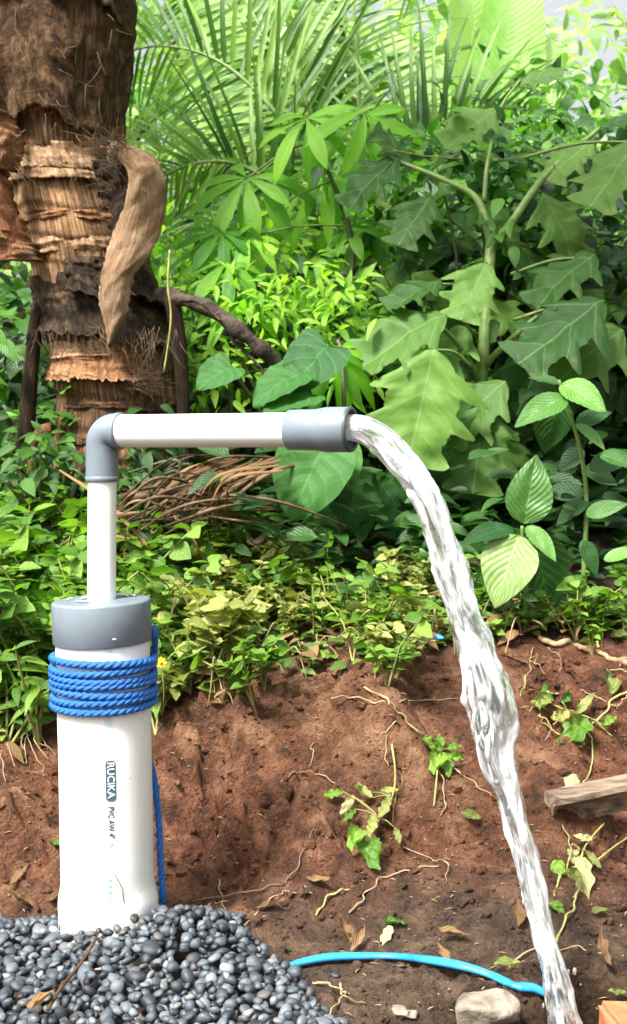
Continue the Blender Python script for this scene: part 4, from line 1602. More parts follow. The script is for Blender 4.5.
def strip_geo(pts, w, roll=0.0, n=26, fold=0.35):
    """a dry leaflet: a V-folded tapering strip along pts"""
    p = spline(pts, n)
    t_, N_, B_ = frames(p)
    c, s = math.cos(roll), math.sin(roll)
    A_ = c * N_ + s * B_
    Bn = -s * N_ + c * B_
    u = np.linspace(0, 1, n)
    ww = w * (0.25 + 0.75 * np.sin(np.pi * np.clip(u * 0.92 + 0.08, 0, 1)) ** 0.7)[:, None]
    twist = np.linspace(0, 0.8, n)[:, None]
    A2 = np.cos(twist) * A_ + np.sin(twist) * Bn
    B2 = -np.sin(twist) * A_ + np.cos(twist) * Bn
    l_ = p - A2 * ww + B2 * ww * fold
    r_ = p + A2 * ww + B2 * ww * fold
    V = np.stack([l_, p, r_], 1)
    bk = V - 0.0012 * B2[:, None, :]
    f = grid_faces(n, 3)
    m = n * 3
    bi = np.array([i * 3 for i in range(n)])
    e1 = np.stack([bi[:-1], bi[1:], bi[1:] + m, bi[:-1] + m], -1)
    e2 = np.stack([bi[1:] + 2, bi[:-1] + 2, bi[:-1] + 2 + m, bi[1:] + 2 + m], -1)
    uv = np.stack([np.repeat(u, 3), np.tile([0, .5, 1], n)], -1)
    return np.vstack([V.reshape(-1, 3), bk.reshape(-1, 3)]), [f, f[:, ::-1] + m, e1, e2], np.vstack([uv, uv])


fr = empty('dead_palm_frond', tuple(W(200, 520, 2.45)))
tag(fr, 'heap of dry brown palm frond strips behind the riser pipe', 'dead frond')
fo = np.array(fr.location)
stem_part('rachis', [W(a, b, d) for a, b, d in [(86, 505, 2.5), (130, 498, 2.45), (180, 490, 2.42), (240, 470, 2.45), (300, 452, 2.5)]], [0.013, 0.011, 0.008, 0.004], MAT['dead_strip'], fr, 8)
for k in range(70):
    sx = random.uniform(105, 210)
    sy = random.uniform(500, 545) - (sx - 105) * 0.12
    ex = sx + random.uniform(60, 150)
    ey = random.uniform(452, 530) + max(0, (260 - ex)) * 0.10
    d0 = random.uniform(2.30, 2.52)
    mx, my = (sx + ex) / 2 + random.uniform(-22, 12), (sy + ey) / 2 - random.uniform(0, 26)
    if k % 3 == 0:     # some hang the other way, from the rachis down to the ground
        sx, sy, ex, ey = random.uniform(215, 290), random.uniform(455, 475), random.uniform(140, 235), random.uniform(515, 545)
        mx, my = (sx + ex) / 2 - 18, (sy + ey) / 2 - 14
    g = strip_geo([W(sx, sy, d0), W(mx, my, d0 - 0.05), W(ex, ey, d0 + random.uniform(0.0, 0.12))], random.uniform(0.0016, 0.0048), random.uniform(0, 3.1))
    mb = MB()
    mb.add(g[0] - fo, g[1], g[2])
    mb.build('dry_leaflet', MAT['dead_strip' if k % 3 else 'dead_leaf'], fr)
for k, (a, b, c_) in enumerate([((60, 470), (105, 500), (150, 548)), ((75, 520), (110, 535), (150, 545)), ((60, 545), (100, 520), (140, 512)), ((112, 508), (122, 540), (126, 580)), ((172, 515), (190, 535), (205, 560))]):
    g = strip_geo([W(*a, 2.4), W(*b, 2.33), W(*c_, 2.3)], 0.006, 0.4 * k)
    mb = MB()
    mb.add(g[0] - fo, g[1], g[2])
    mb.build('dry_leaflet', MAT['dead_leaf'], fr)

# ------------------------------------------------------------------ hero plants: every leaf is a part
LOBED = [template('lobed_leaf', lobed_geo(0.52 + 0.03 * k, 40 + k, 0.10 + 0.07 * k, 0.10 + 0.05 * k), MAT['lobed']) for k in range(6)]
OVATE = {k: template('ovate_leaf', leaf_geo(w, f_ovate, 40, 15, 0.14, 0.22, 0.006, 9, 0.0, i), MAT[m]) for i, (k, w, m) in enumerate(
    [('fat', 0.34, 'ovate'), ('slim', 0.24, 'ovate'), ('dark', 0.33, 'ovate_dark'), ('aged', 0.37, 'ovate_aged'), ('slimdark', 0.24, 'ovate_dark')])}
CASS = [template('palmate_leaf', palmate_geo(7 if k % 2 else 5, 230 if k % 2 else 190, 0.13, 30 + k, 0.3 + 0.1 * k), MAT['cassava']) for k in range(4)]
HEART = [template('heart_leaf', heart_geo(0.52, 18, 13, 0.22, k), MAT['broad']) for k in range(3)]
UPCAM = Vector((0.0, -0.72, 0.70))


def jit(v, s):
    return Vector((v.x + random.gauss(0, s), v.y + random.gauss(0, s), v.z + random.gauss(0, s)))


def img_leaf(name, me, b, t, d, parent, hint=UPCAM, dd=-0.04, j=0.10):
    """leaf from its base pixel b to its tip pixel t, base d metres off, tip dd nearer or farther"""
    return leaf_obj(name, me, frame_mat(W(*b, d), W(*t, d + dd), jit(Vector(hint), j)), parent)


# -- shrub with big lobed leaves
sh = empty('lobed_leaf_shrub', tuple(G(480, 560)))
sh.location = (W(478, 500, 2.75).x, CAM.y + 2.75, gz(W(478, 500, 2.75).x, CAM.y + 2.75))
tag(sh, 'tall shrub with big jagged lobed leaves right of the spout', 'shrub')
b0 = Vector(sh.location)
stem_part('stem', [b0 - Vector((0, 0, .03)), W(476, 470, 2.74), W(481, 400, 2.72), W(483, 360, 2.72), W(488, 290, 2.76), W(491, 245, 2.8)], [0.017, 0.015, 0.014, 0.013], MAT['stem'], sh, 9, 40)
stem_part('branch', [W(491, 245, 2.8), W(486, 222, 2.8), W(474, 196, 2.82), W(440, 178, 2.85), (W(395, 160, 2.9))], [0.011, 0.010, 0.007, 0.005], MAT['stem'], sh, 8)
stem_part('branch', [W(491, 248, 2.8), W(512, 222, 2.78), W(540, 182, 2.8), W(572, 152, 2.85), (W(600, 128, 2.9))], [0.012, 0.010, 0.008, 0.005], MAT['stem'], sh, 8)
stem_part('branch', [W(484, 180 + 22, 2.82), W(488, 160, 2.84), W(500, 110, 2.9), W(520, 80, 2.95)], [0.006, 0.005, 0.003], MAT['stem'], sh, 7)
stem_part('branch', [W(483, 370, 2.72), W(500, 350, 2.68), W(540, 315, 2.66), W(575, 300, 2.66)], [0.009, 0.007, 0.004], MAT['stem'], sh, 7)
stem_part('branch', [W(482, 385, 2.72), W(462, 350, 2.66), W(445, 330, 2.63), W(434, 322, 2.62)], [0.008, 0.006, 0.004], MAT['stem'], sh, 7)
for b, t, d, k, hint in [
        ((434, 350), (410, 452), 2.52, 1, (0.0, -0.95, 0.30)), ((486, 262), (462, 314), 2.62, 0, (-0.1, -0.8, 0.6)), ((447, 318), (366, 342), 2.60, 2, (0, -0.55, 0.85)),
        ((604, 304), (508, 360), 2.56, 1, (0.1, -0.65, 0.75)), ((622, 332), (556, 372), 2.62, 3, (0.2, -0.75, 0.6)), ((484, 402), (474, 486), 2.58, 0, (0.1, -0.9, 0.4)),
        ((506, 384), (448, 424), 2.60, 2, (-0.2, -0.7, 0.6)), ((596, 258), (528, 292), 2.66, 3, (0.0, -0.45, 0.85)), ((442, 284), (392, 292), 2.66, 2, (0, -0.35, 0.9)),
        ((640, 142), (582, 206), 2.66, 1, (-0.3, -0.8, 0.5)), ((556, 330), (520, 400), 2.70, 2, (0.1, -0.6, 0.7)), ((470, 330), (420, 372), 2.70, 3, (-0.3, -0.6, 0.7)),
        ((430, 196), (400, 240), 2.80, 0, (0, -0.7, 0.7)), ((540, 196), (580, 246), 2.76, 3, (0.2, -0.7, 0.7)), ((520, 250), (560, 300), 2.78, 1, (0.2, -0.6, 0.7)),
        ((478, 200), (520, 240), 2.84, 2, (0.1, -0.5, 0.8)), ((590, 140), (550, 175), 2.84, 0, (-0.1, -0.6, 0.7)), ((600, 130), (640, 110), 2.86, 1, (0, -0.5, 0.8)),
        ((398, 162), (350, 190), 2.88, 3, (0, -0.6, 0.8)), ((410, 168), (380, 130), 2.92, 1, (0, -0.7, 0.6)), ((500, 112), (450, 130), 2.9, 2, (0, -0.6, 0.8)),
        ((518, 84), (560, 70), 2.95, 0, (0, -0.6, 0.8)), ((486, 300), (530, 330), 2.78, 3, (0.3, -0.6, 0.6)), ((482, 430), (530, 470), 2.74, 3, (0.2, -0.5, 0.7)),
        ((480, 440), (430, 490), 2.78, 2, (-0.2, -0.6, 0.7)), ((560, 160), (610, 190), 2.90, 2, (0.1, -0.7, 0.6)), ((476, 480), (440, 540), 2.80, 3, (-0.2, -0.7, 0.6))]:
    kk = 0.9 if b[0] > 590 else 1.08
    t = (b[0] + (t[0] - b[0]) * kk, b[1] + (t[1] - b[1]) * kk)
    o = img_leaf('leaf', LOBED[k], b, t, d, sh, hint, -0.05, 0.05)
    if d < 2.74:
        c = W(*b, d)
        side = W(483 + 0.25 * (b[0] - 483), b[1] + 16, d + 0.08)
        stem_part('petiole', [side, (side + c) / 2 + Vector((0, -0.01, 0.012)), c], [0.004, 0.003], MAT['stem'], sh, 6)
for k in range(84):     # shaded leaves deeper in the shrub
    px, py = random.uniform(385, 650), random.uniform(235, 520)
    a = random.uniform(0.2, 2.9)
    L_ = random.uniform(26, 64)
    img_leaf('leaf', LOBED[k % 6], (px, py), (px + math.cos(a) * L_, py + math.sin(a) * L_ * 0.8), random.uniform(2.86, 3.25), sh, (random.gauss(0, .3), -0.6, 0.7))

# -- ovate-leaved young plants at the right
pl = empty('broad_ovate_plant', tuple(G(520, 640)))
pl.location = (W(524, 600, 2.18).x, CAM.y + 2.18, gz(W(524, 600, 2.18).x, CAM.y + 2.18))
tag(pl, 'young plant with large ribbed oval leaves standing beside the jet', 'plant')
stem_part('stem', [Vector(pl.location) - Vector((0, 0, .02)), W(526, 590, 2.17), W(523, 550, 2.15), W(522, 526, 2.14)], [0.005, 0.003], MAT['stem'], pl, 7)
for b, t, d, k, hint, dd in [((524, 524), (537, 457), 2.14, 'fat', (-0.1, -0.95, 0.2), -0.02), ((512, 528), (465, 533), 2.15, 'slimdark', (0, -0.5, 0.8), -0.06), ((518, 535), (496, 602), 2.12, 'aged', (-0.1, -0.9, 0.4), -0.06),
                             ((527, 526), (558, 555), 2.12, 'slim', (0.1, -0.7, 0.6), -0.05), ((530, 532), (558, 618), 2.18, 'dark', (0.1, -0.95, 0.25), 0.0), ((512, 540), (474, 596), 2.20, 'slim', (-0.2, -0.9, 0.3), 0.0),
                             ((522, 522), (534, 500), 2.2, 'slim', (0.2, -0.7, 0.5), 0.05), ((524, 530), (545, 528), 2.2, 'slimdark', (0, -0.6, 0.7), 0.02)]:
    img_leaf('leaf', OVATE[k], b, t, d, pl, hint, dd, 0.02)
p2 = empty('ovate_leaf_sapling', (W(583, 560, 2.36).x, CAM.y + 2.36, 0))
p2.location.z = gz(p2.location.x, p2.location.y)
tag(p2, 'taller sapling with pale ribbed leaves near the right edge', 'sapling')
stem_part('stem', [Vector(p2.location) - Vector((0, 0, .02)), W(585, 545, 2.36), W(586, 490, 2.36), W(578, 440, 2.34), W(566, 405, 2.32), W(559, 380, 2.31)], [0.006, 0.003], MAT['stem'], p2, 7)
for b, t, d, k, hint, dd in [((561, 384), (607, 403), 2.30, 'fat', (0.1, -0.75, 0.6), -0.06), ((566, 397), (517, 416), 2.28, 'slim', (-0.1, -0.7, 0.7), -0.06), ((556, 396), (548, 456), 2.36, 'dark', (0.1, -0.95, 0.2), 0.02),
                             ((576, 424), (612, 408), 2.33, 'slimdark', (0.1, -0.8, 0.5), 0.0), ((576, 424), (608, 444), 2.32, 'slim', (0.1, -0.5, 0.8), -0.04), ((586, 515), (626, 500), 2.30, 'slim', (0.2, -0.75, 0.6), -0.03),
                             ((585, 495), (540, 486), 2.38, 'slimdark', (-0.1, -0.8, 0.5), 0.03), ((586, 500), (556, 520), 2.36, 'slimdark', (-0.1, -0.6, 0.7), -0.03), ((590, 470), (640, 446), 2.36, 'slimdark', (0.1, -0.7, 0.6), 0.0),
                             ((584, 470), (620, 478), 2.4, 'dark', (0.1, -0.7, 0.6), 0.0), ((584, 450), (556, 468), 2.42, 'dark', (-0.1, -0.7, 0.6), 0.0), ((582, 540), (600, 575), 2.32, 'slimdark', (0.1, -0.9, 0.4), -0.02),
                             ((560, 384), (530, 372), 2.36, 'slimdark', (0, -0.5, 0.8), 0.02), ((600, 455), (640, 462), 2.28, 'fat', (0.1, -0.6, 0.7), -0.03), ((604, 560), (640, 545), 2.3, 'slim', (0.1, -0.6, 0.7), -0.03)]:
    img_leaf('leaf', OVATE[k], b, t, d, p2, hint, dd, 0.02)

# -- heart-leaved plants by the spout
p3 = empty('heart_leaf_plant', (W(338, 540, 2.5).x, CAM.y + 2.5, 0))
p3.location.z = gz(p3.location.x, p3.location.y)
tag(p3, 'plant with broad smooth heart shaped leaves behind and below the spout', 'plant')
stem_part('stem', [Vector(p3.location) - Vector((0, 0, .02)), W(340, 520, 2.5), W(345, 450, 2.5), W(342, 360, 2.54), W(338, 340, 2.56)], [0.006, 0.004], MAT['stem_dark'], p3, 7)
for b, t, d, k, hint, sc in [((322, 448), (288, 516), 2.40, 0, (-0.1, -0.95, 0.2), 1), ((336, 446), (352, 482), 2.42, 1, (0.2, -0.95, 0.2), 1), ((328, 346), (284, 388), 2.46, 1, (-0.2, -0.8, 0.5), 1), ((345, 480), (370, 530), 2.52, 2, (0.2, -0.9, 0.3), 1),
                             ((300, 372), (250, 396), 2.44, 2, (0, -0.4, 0.9), 1), ((312, 395), (262, 404), 2.42, 1, (0, -0.4, 0.9), 1), ((232, 366), (196, 382), 2.44, 0, (0, -0.6, 0.8), 1), ((350, 500), (310, 545), 2.58, 0, (-.1, -0.9, 0.3), 1),
                             ((380, 480), (420, 540), 2.62, 2, (.1, -0.9, 0.3), 1)]:
    img_leaf('leaf', HEART[k], b, t, d, p3, hint, -0.04, 0.05)

# -- cassava-like plants with palmate leaves
CSPEC = [
    ('bright green cassava plant with spread palmate leaves above the dead branch', (330, 300, 3.1), [(330, 300, 3.1), (352, 270, 3.08), (348, 225, 3.06), (332, 180, 3.05), (312, 140, 3.05), (306, 118, 3.05)],
     [((247, 178), (205, 228), 3.0, 1), ((256, 176), (292, 224), 3.02, 0), ((306, 118), (268, 160), 3.0, 0), ((308, 116), (318, 160), 3.0, 2), ((358, 120), (352, 190), 3.0, 1), ((365, 112), (400, 165), 3.0, 3), ((240, 232), (205, 262), 2.96, 1), ((250, 236), (240, 268), 2.95, 0), ((318, 170), (350, 200), 3.1, 2), ((348, 225), (392, 232), 3.1, 1), ((330, 178), (282, 206), 3.1, 3)]),
    ('lime green cassava plant with low palmate leaves right of the palm', (230, 330, 2.95), [(232, 340, 2.95), (236, 300, 2.95), (228, 262, 2.97), (222, 232, 3.0)],
     [((222, 232), (190, 258), 2.94, 1), ((224, 240), (258, 262), 2.95, 3), ((228, 262), (192, 290), 2.9, 1), ((232, 270), (270, 296), 2.9, 2), ((234, 292), (205, 316), 2.9, 3), ((230, 250), (240, 216), 3.0, 0), ((236, 300), (276, 322), 2.9, 1), ((222, 232), (206, 206), 3.02, 2), ((234, 310), (204, 336), 2.88, 0), ((226, 250), (182, 240), 3.0, 2)]),
    ('cassava plant with drooping palmate leaves just above the spout', (345, 380, 2.75), [(346, 420, 2.75), (345, 380, 2.73), (342, 350, 2.7)],
     [((328, 352), (316, 402), 2.56, 2), ((336, 350), (350, 402), 2.58, 3), ((342, 350), (372, 362), 2.7, 1), ((344, 372), (392, 350), 2.7, 1), ((345, 360), (300, 340), 2.74, 0)]),
    ('cassava plant with dim palmate leaves in the middle of the thicket', (390, 330, 3.25), [(392, 360, 3.25), (388, 300, 3.25), (380, 250, 3.25), (378, 220, 3.25)],
     [((378, 222), (340, 250), 3.2, 1), ((380, 224), (420, 250), 3.2, 3), ((382, 250), (352, 290), 3.15, 2), ((385, 280), (424, 300), 3.15, 1), ((386, 300), (350, 330), 3.15, 0), ((378, 220), (376, 186), 3.25, 3), ((380, 240), (404, 212), 3.25, 2), ((340, 290), (300, 300), 3.1, 1), ((320, 280), (290, 310), 3.1, 2)])]
for label, bp, st, lv in CSPEC:
    c = W(*bp)
    e = empty('cassava_plant', (c.x, c.y, gz(c.x, c.y)))
    tag(e, label, 'plant', 'cassava plants in the thicket')
    stem_part('stem', [Vector(e.location) - Vector((0, 0, .02))] + [W(*q) for q in st], [0.009, 0.007, 0.004], MAT['stem_dark'], e, 7)
    for b, t, d, k in lv:
        img_leaf('leaf', CASS[k], b, t, d, e, (random.gauss(0, .15), -0.6, 0.75), -0.08, 0.1)
        near = min((W(*q) for q in st), key=lambda q: (q - W(*b, d)).length)
        if (near - W(*b, d)).length > 0.02:
            stem_part('petiole', [near, (near + W(*b, d)) / 2 + Vector((0, 0, .01)), W(*b, d)], [0.003, 0.002], MAT['stem'], e, 5)

# ------------------------------------------------------------------ young palm in the thicket: fronds with single leaflets
yp = empty('young_palm', (W(345, 300, 4.6).x, CAM.y + 4.6, 0))
yp.location.z = gz(yp.location.x, yp.location.y)
tag(yp, 'young palm with long arching feathery green fronds in the background', 'palm tree')
LFL = []
for k in range(4):
    LFL.append(template('leaflet', leaf_geo(0.022 + 0.004 * (k % 2), lambda t: max(0.05, (1 - t) ** 0.55 * min(1, t * 9 + 0.25)), 12, 3, 0.5, 0.10 + 0.16 * k, 0, 8, 0, 60 + k), MAT['palm']))
crown_c = W(345, 268, 4.6)
stem_part('trunk', [Vector(yp.location) - Vector((0, 0, .05)), crown_c - Vector((0, 0, .25)), crown_c], [0.09, 0.06, 0.04], MAT['bark'], yp, 10)
FR = [([(345, 262), (310, 170), (275, 112), (220, 62), (160, 46), (100, 60)], 4.6, 0.46, 0.1), ([(345, 262), (325, 150), (295, 80), (262, 30), (230, -30), (190, -90)], 4.9, 0.50, 0.0),
      ([(350, 262), (358, 160), (358, 80), (354, 10), (348, -70)], 5.1, 0.42, -0.1), ([(352, 262), (385, 190), (420, 140), (470, 110), (530, 110)], 4.7, 0.42, 0.0),
      ([(340, 262), (290, 200), (240, 165), (190, 165), (140, 190)], 4.5, 0.40, 0.2), ([(342, 262), (300, 130), (240, 20), (180, -40), (120, -60)], 5.4, 0.5, 0.0)]
for fi, (pts, d, ll, cam_t) in enumerate(FR):
    P3 = [W(a, b, d - 0.15 * i + (0.04 * i * i)) for i, (a, b) in enumerate(pts)]
    rach = stem_part('frond', P3, [0.014, 0.010, 0.006, 0.003], MAT['stem'], yp, 6, 60)
    p = spline([list(q) for q in P3], 80)
    t_, N_, B_ = frames(p)
    for k in range(8, 79):
        if k % 2:
            continue
        for sd in (-1, 1):
            tt = k / 79
            T = Vector(t_[k])
            view = (Vector(p[k]) - CAM).normalized()
            side = T.cross(view).normalized() * sd
            dirv = (T * random.uniform(0.55, 0.75) + side * 0.85 + Vector((0, 0, -0.18)) + Vector((random.gauss(0, .06), random.gauss(0, .12), random.gauss(0, .06)))).normalized()
            L_ = ll * (0.45 + 0.75 * math.sin(math.pi * min(1, tt * 0.85 + 0.1))) * random.uniform(0.9, 1.08)
            b = Vector(p[k])
            M = frame_mat(b, b + dirv * L_, -view + Vector((0, 0, 0.9)) + Vector((random.gauss(0, .2), 0, random.gauss(0, .2))))
            o = bpy.data.objects.new('leaflet', LFL[(k + fi) % 4])
            COL.objects.link(o)
            o.parent = rach
            o.matrix_local = Matrix.Translation(-Vector(yp.location)) @ M

# banana plants behind
BAN = [template('banana_leaf', leaf_geo(0.17, lambda t: max(0.02, math.sin(math.pi * min(1, t * 0.9 + 0.08)) ** 0.45), 40, 9, 0.30, 0.18 + 0.1 * k, 0.008, 14, 0, 80 + k), MAT['banana']) for k in range(3)]
for label, bp, leaves in [
        ('pale green banana plant with tall upright leaves at the top of the picture', (470, 5.8), [((480, 190), (488, -60), 0, (0.3, -0.9, 0.2)), ((470, 195), (400, 30), 1, (-0.2, -0.8, 0.5)), ((490, 190), (560, 40), 2, (0.4, -0.7, 0.5)), ((486, 200), (530, -50), 0, (0.2, -0.9, 0.3)), ((476, 180), (420, 140), 2, (-0.1, -0.5, 0.8))]),
        ('banana plant with yellow green leaves behind the feathery fronds', (270, 6.4), [((268, 210), (250, -20), 1, (-0.2, -0.9, 0.3)), ((275, 205), (330, 10), 0, (0.2, -0.9, 0.3)), ((262, 215), (190, 60), 2, (-0.2, -0.7, 0.5)), ((280, 215), (350, 120), 2, (0.1, -0.6, 0.7)), ((262, 205), (205, -20), 0, (0, -0.9, 0.3))])]:
    c = W(bp[0], 260, bp[1])
    e = empty('banana_plant', (c.x, c.y, gz(c.x, c.y)))
    tag(e, label, 'banana plant', 'banana plants in the background')
    stem_part('stem', [Vector(e.location) - Vector((0, 0, .05)), W(bp[0], 260, bp[1]), W(bp[0] + 4, 190, bp[1])], [0.13, 0.10, 0.05], MAT['stem'], e, 12)
    for b, t, k, hint in leaves:
        o = img_leaf('leaf', BAN[k], b, t, bp[1] - 0.05, e, hint, -0.25, 0.05)

# ------------------------------------------------------------------ bushes and trees of the thicket: stem, limbs and a crown of many small leaves
LG = {'ov': leaf_geo(0.26, f_ovate, 7, 3, 0.25, 0.2, 0, 7, 0, 2), 'la': leaf_geo(0.17, f_lance, 7, 3, 0.3, 0.3, 0, 7, 0, 3), 'ro': leaf_geo(0.40, f_round, 6, 3, 0.2, 0.12, 0, 6, 0, 4)}


def crown_mesh(mb, centre, radii, count, size, kind, seed, open_=0.35, toward=0.5, droop=-0.25):
    """leaves in clumps spread through an uneven volume"""
    r_ = random.Random(seed)
    geo = LG[kind]
    clumps = []
    nc = max(6, count // 26)
    for _ in range(nc):
        while True:
            q = Vector((r_.uniform(-1, 1), r_.uniform(-1, 1), r_.uniform(-1, 1)))
            if q.length <= 1 and q.length > r_.uniform(0, 0.8):
                break
        clumps.append((Vector((centre.x + q.x * radii[0], centre.y + q.y * radii[1], centre.z + q.z * radii[2])), r_.uniform(0.5, 1.3), r_.random()))
    vs, fs, us, vr, n0 = [], [], [], [], 0
    gv, gf, gu = geo
    for k in range(count):
        c, s, cv = clumps[k % nc]
        off = Vector((r_.gauss(0, 1), r_.gauss(0, 1), r_.gauss(0, .8))) * size * 1.15 * s
        b = c + off
        dv = (off.normalized() * 0.7 + Vector((r_.gauss(0, .5), r_.gauss(0, .5) - toward * 0.4, r_.gauss(0, .4) + droop))).normalized()
        M = np.array(frame_mat(b, b + dv * size * r_.uniform(0.65, 1.3), Vector((r_.gauss(0, .35), -toward + r_.gauss(0, .3), 0.85))))
        vs.append(gv @ M[:3, :3].T + M[:3, 3])
        vr.append(np.full(len(gv), (cv * 0.5 + r_.random() * 0.5)))
    N_ = len(gv)
    V = np.vstack(vs)
    Fq = (gf[0][None] + (np.arange(count) * N_)[:, None, None]).reshape(-1, 4)
    mb.add(V, Fq, np.tile(gu, (count, 1)), np.concatenate(vr))
    return clumps


def bush(name, label, cat, group, px, d, top_py, half_w, count, size, kind, mat, seed, low_py=None, toward=0.5, deep=0.5, trunk=0.03):
    base = W(px, 450, d)
    bz = gz(base.x, base.y)
    topz = W(px, top_py, d).z
    lowz = W(px, low_py, d).z if low_py is not None else bz
    e = empty(name, (base.x, base.y, bz))
    tag(e, label, cat, group)
    cz = (topz + lowz) / 2
    mb = MB()
    cl = crown_mesh(mb, Vector((0, 0, cz - bz)), (half_w, half_w * deep, max(0.1, (topz - lowz) / 2)), count, size, kind, seed, toward=toward)
    tag(mb.build('crown', MAT[mat], e), kind='stuff')
    r_ = random.Random(seed)
    fork = Vector((0, 0, (cz - bz) * 0.45))
    stem_part('trunk', [e.location - Vector((0, 0, .05)), e.location + fork * 0.6 + Vector((r_.uniform(-.03, .03), 0, 0)), e.location + fork], [trunk, trunk * 0.8, trunk * 0.6], MAT['bark'], e, 8)
    for k in range(7):
        c = cl[(k * 5) % len(cl)][0] + e.location
        m = (c + e.location + fork) / 2 + Vector((r_.uniform(-.1, .1), r_.uniform(-.1, .1), 0.08))
        stem_part('limb', [e.location + fork * 0.9, m, c], [trunk * 0.45, trunk * 0.28, trunk * 0.1], MAT['bark'] if trunk > 0.02 else MAT['stem_dark'], e, 5)
    return e


g_b = 'leafy bushes of the thicket'
BS = [
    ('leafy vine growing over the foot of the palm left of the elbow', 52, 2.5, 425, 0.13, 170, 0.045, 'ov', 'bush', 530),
    ('dark leaves at the palm foot right of the riser', 150, 2.52, 440, 0.12, 150, 0.04, 'ov', 'bush_shade', 520),
    ('small dark bush at the far left behind the palm trunk', 20, 3.4, 240, 0.42, 520, 0.075, 'ov', 'bush_shade', 470),
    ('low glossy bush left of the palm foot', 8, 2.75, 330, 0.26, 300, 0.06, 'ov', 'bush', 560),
    ('bright leafy bush directly behind the dead branch', 225, 3.5, 215, 0.42, 1300, 0.055, 'ov', 'bush_backlit', 440),
    ('dark bush between the palm foot and the heart leaves', 250, 3.15, 310, 0.35, 800, 0.065, 'ov', 'bush_shade', 520),
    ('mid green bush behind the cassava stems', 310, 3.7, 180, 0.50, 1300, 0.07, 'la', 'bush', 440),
    ('bush with shade put into its leaf colour low behind the spout', 370, 3.3, 300, 0.42, 800, 0.075, 'ov', 'bush_shade', 540),
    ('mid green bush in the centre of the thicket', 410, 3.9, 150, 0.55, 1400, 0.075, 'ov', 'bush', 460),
    ('dark bush behind the lobed shrub stem', 480, 3.35, 230, 0.50, 760, 0.10, 'ov', 'bush_shade', 540),
    ('dark low bush behind the ribbed oval leaves', 560, 2.95, 330, 0.36, 620, 0.085, 'ov', 'bush_shade', 580),
    ('deep green bush along the right edge of the picture', 615, 3.3, 120, 0.50, 1200, 0.08, 'ov', 'bush_shade', 540),
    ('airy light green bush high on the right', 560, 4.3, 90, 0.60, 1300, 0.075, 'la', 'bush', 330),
    ('lime bush with a backlit glow in its leaf colour behind the fronds on the left', 200, 4.7, 110, 0.50, 1200, 0.065, 'la', 'bush_backlit', 400),
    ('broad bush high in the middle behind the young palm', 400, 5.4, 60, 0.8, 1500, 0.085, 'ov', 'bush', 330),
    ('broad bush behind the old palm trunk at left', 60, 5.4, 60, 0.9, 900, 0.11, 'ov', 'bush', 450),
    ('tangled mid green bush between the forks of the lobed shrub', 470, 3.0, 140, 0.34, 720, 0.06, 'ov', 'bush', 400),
    ('dense dark bush behind the right hand lobed leaves', 575, 3.05, 190, 0.34, 760, 0.065, 'ov', 'bush_shade', 440),
    ('twiggy light green bush in front of the cassava stems', 285, 2.85, 250, 0.28, 620, 0.045, 'la', 'bush_backlit', 420),
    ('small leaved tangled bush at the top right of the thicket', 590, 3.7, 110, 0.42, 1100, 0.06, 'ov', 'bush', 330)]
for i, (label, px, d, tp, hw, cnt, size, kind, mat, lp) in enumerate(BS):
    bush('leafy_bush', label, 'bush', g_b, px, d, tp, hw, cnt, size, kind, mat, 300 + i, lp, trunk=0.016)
TS = [('tall pale tree filling the sky behind the banana leaves', 400, 10.0, -110, 1.7, 1500, 0.20, 'ov', 'tree', 260),
      ('tall tree at the top right with sky showing through', 660, 8.0, -160, 1.2, 330, 0.16, 'la', 'tree', 250),
      ('tall tree behind the fronds at the top left', 230, 9.5, -140, 2.2, 2200, 0.20, 'la', 'tree', 280),
      ('tall tree behind the old palm at the far left', 20, 11.0, -200, 2.6, 2600, 0.22, 'ov', 'tree', 330),
      ('distant round tree low on the right', 590, 12.5, 130, 2.2, 1800, 0.22, 'ov', 'tree', 420),
      ('distant round tree low in the middle', 350, 13.0, 10, 2.6, 2600, 0.22, 'ov', 'tree', 420)]
for i, (label, px, d, tp, hw, cnt, size, kind, mat, lp) in enumerate(TS):
    bush('background_tree', label, 'tree', 'trees behind the thicket', px, d, tp, hw, cnt, size, kind, mat, 400 + i, lp, 0.4, 0.7, 0.12)
# thin climbing stems straggling through the thicket
for k in range(22):
    x0, y0 = random.uniform(200, 620), random.uniform(150, 420)
    a = random.uniform(-0.9, 0.9) + random.choice((0, math.pi / 2))
    L_ = random.uniform(60, 150)
    d = random.uniform(2.7, 3.2)
    q = [W(x0 + math.cos(a) * L_ * t + 7 * math.sin(5 * t + k), y0 + math.sin(a) * L_ * t + 6 * math.cos(4 * t + k), d + 0.1 * math.sin(3 * t)) for t in np.linspace(0, 1, 6)]
    e = empty('climbing_stem', tuple(q[0]))
    where = ('above the dead branch' if x0 < 300 else ('above the spout' if x0 < 420 else 'among the lobed leaves')) if y0 > 260 else ('below the feathery fronds' if x0 < 420 else 'high on the right')
    tag(e, 'thin straw coloured climbing stem ' + where, 'climber', 'climbing stems ' + where)
    stem_part('stem', q, [0.0022, 0.0016, 0.001], MAT['vine_green' if k % 3 else 'vine'], e, 5)
# a wood closes the view all round
mb = MB()
for k in range(46):
    a = R(-100 + k * 200 / 45)
    rr = random.uniform(17, 24)
    c = Vector((math.sin(a) * rr, math.cos(a) * rr - 1, 0))
    c.z = float(bank(c.x, c.y)) + 1.8
    crown_mesh(mb, c, (2.6, 1.6, 2.8), 420, 0.42, 'ov', 500 + k, toward=0.3)
tag(mb.build('distant_wood', MAT['tree']), 'dense pale green wood closing the view far behind', 'wood', kind='stuff')

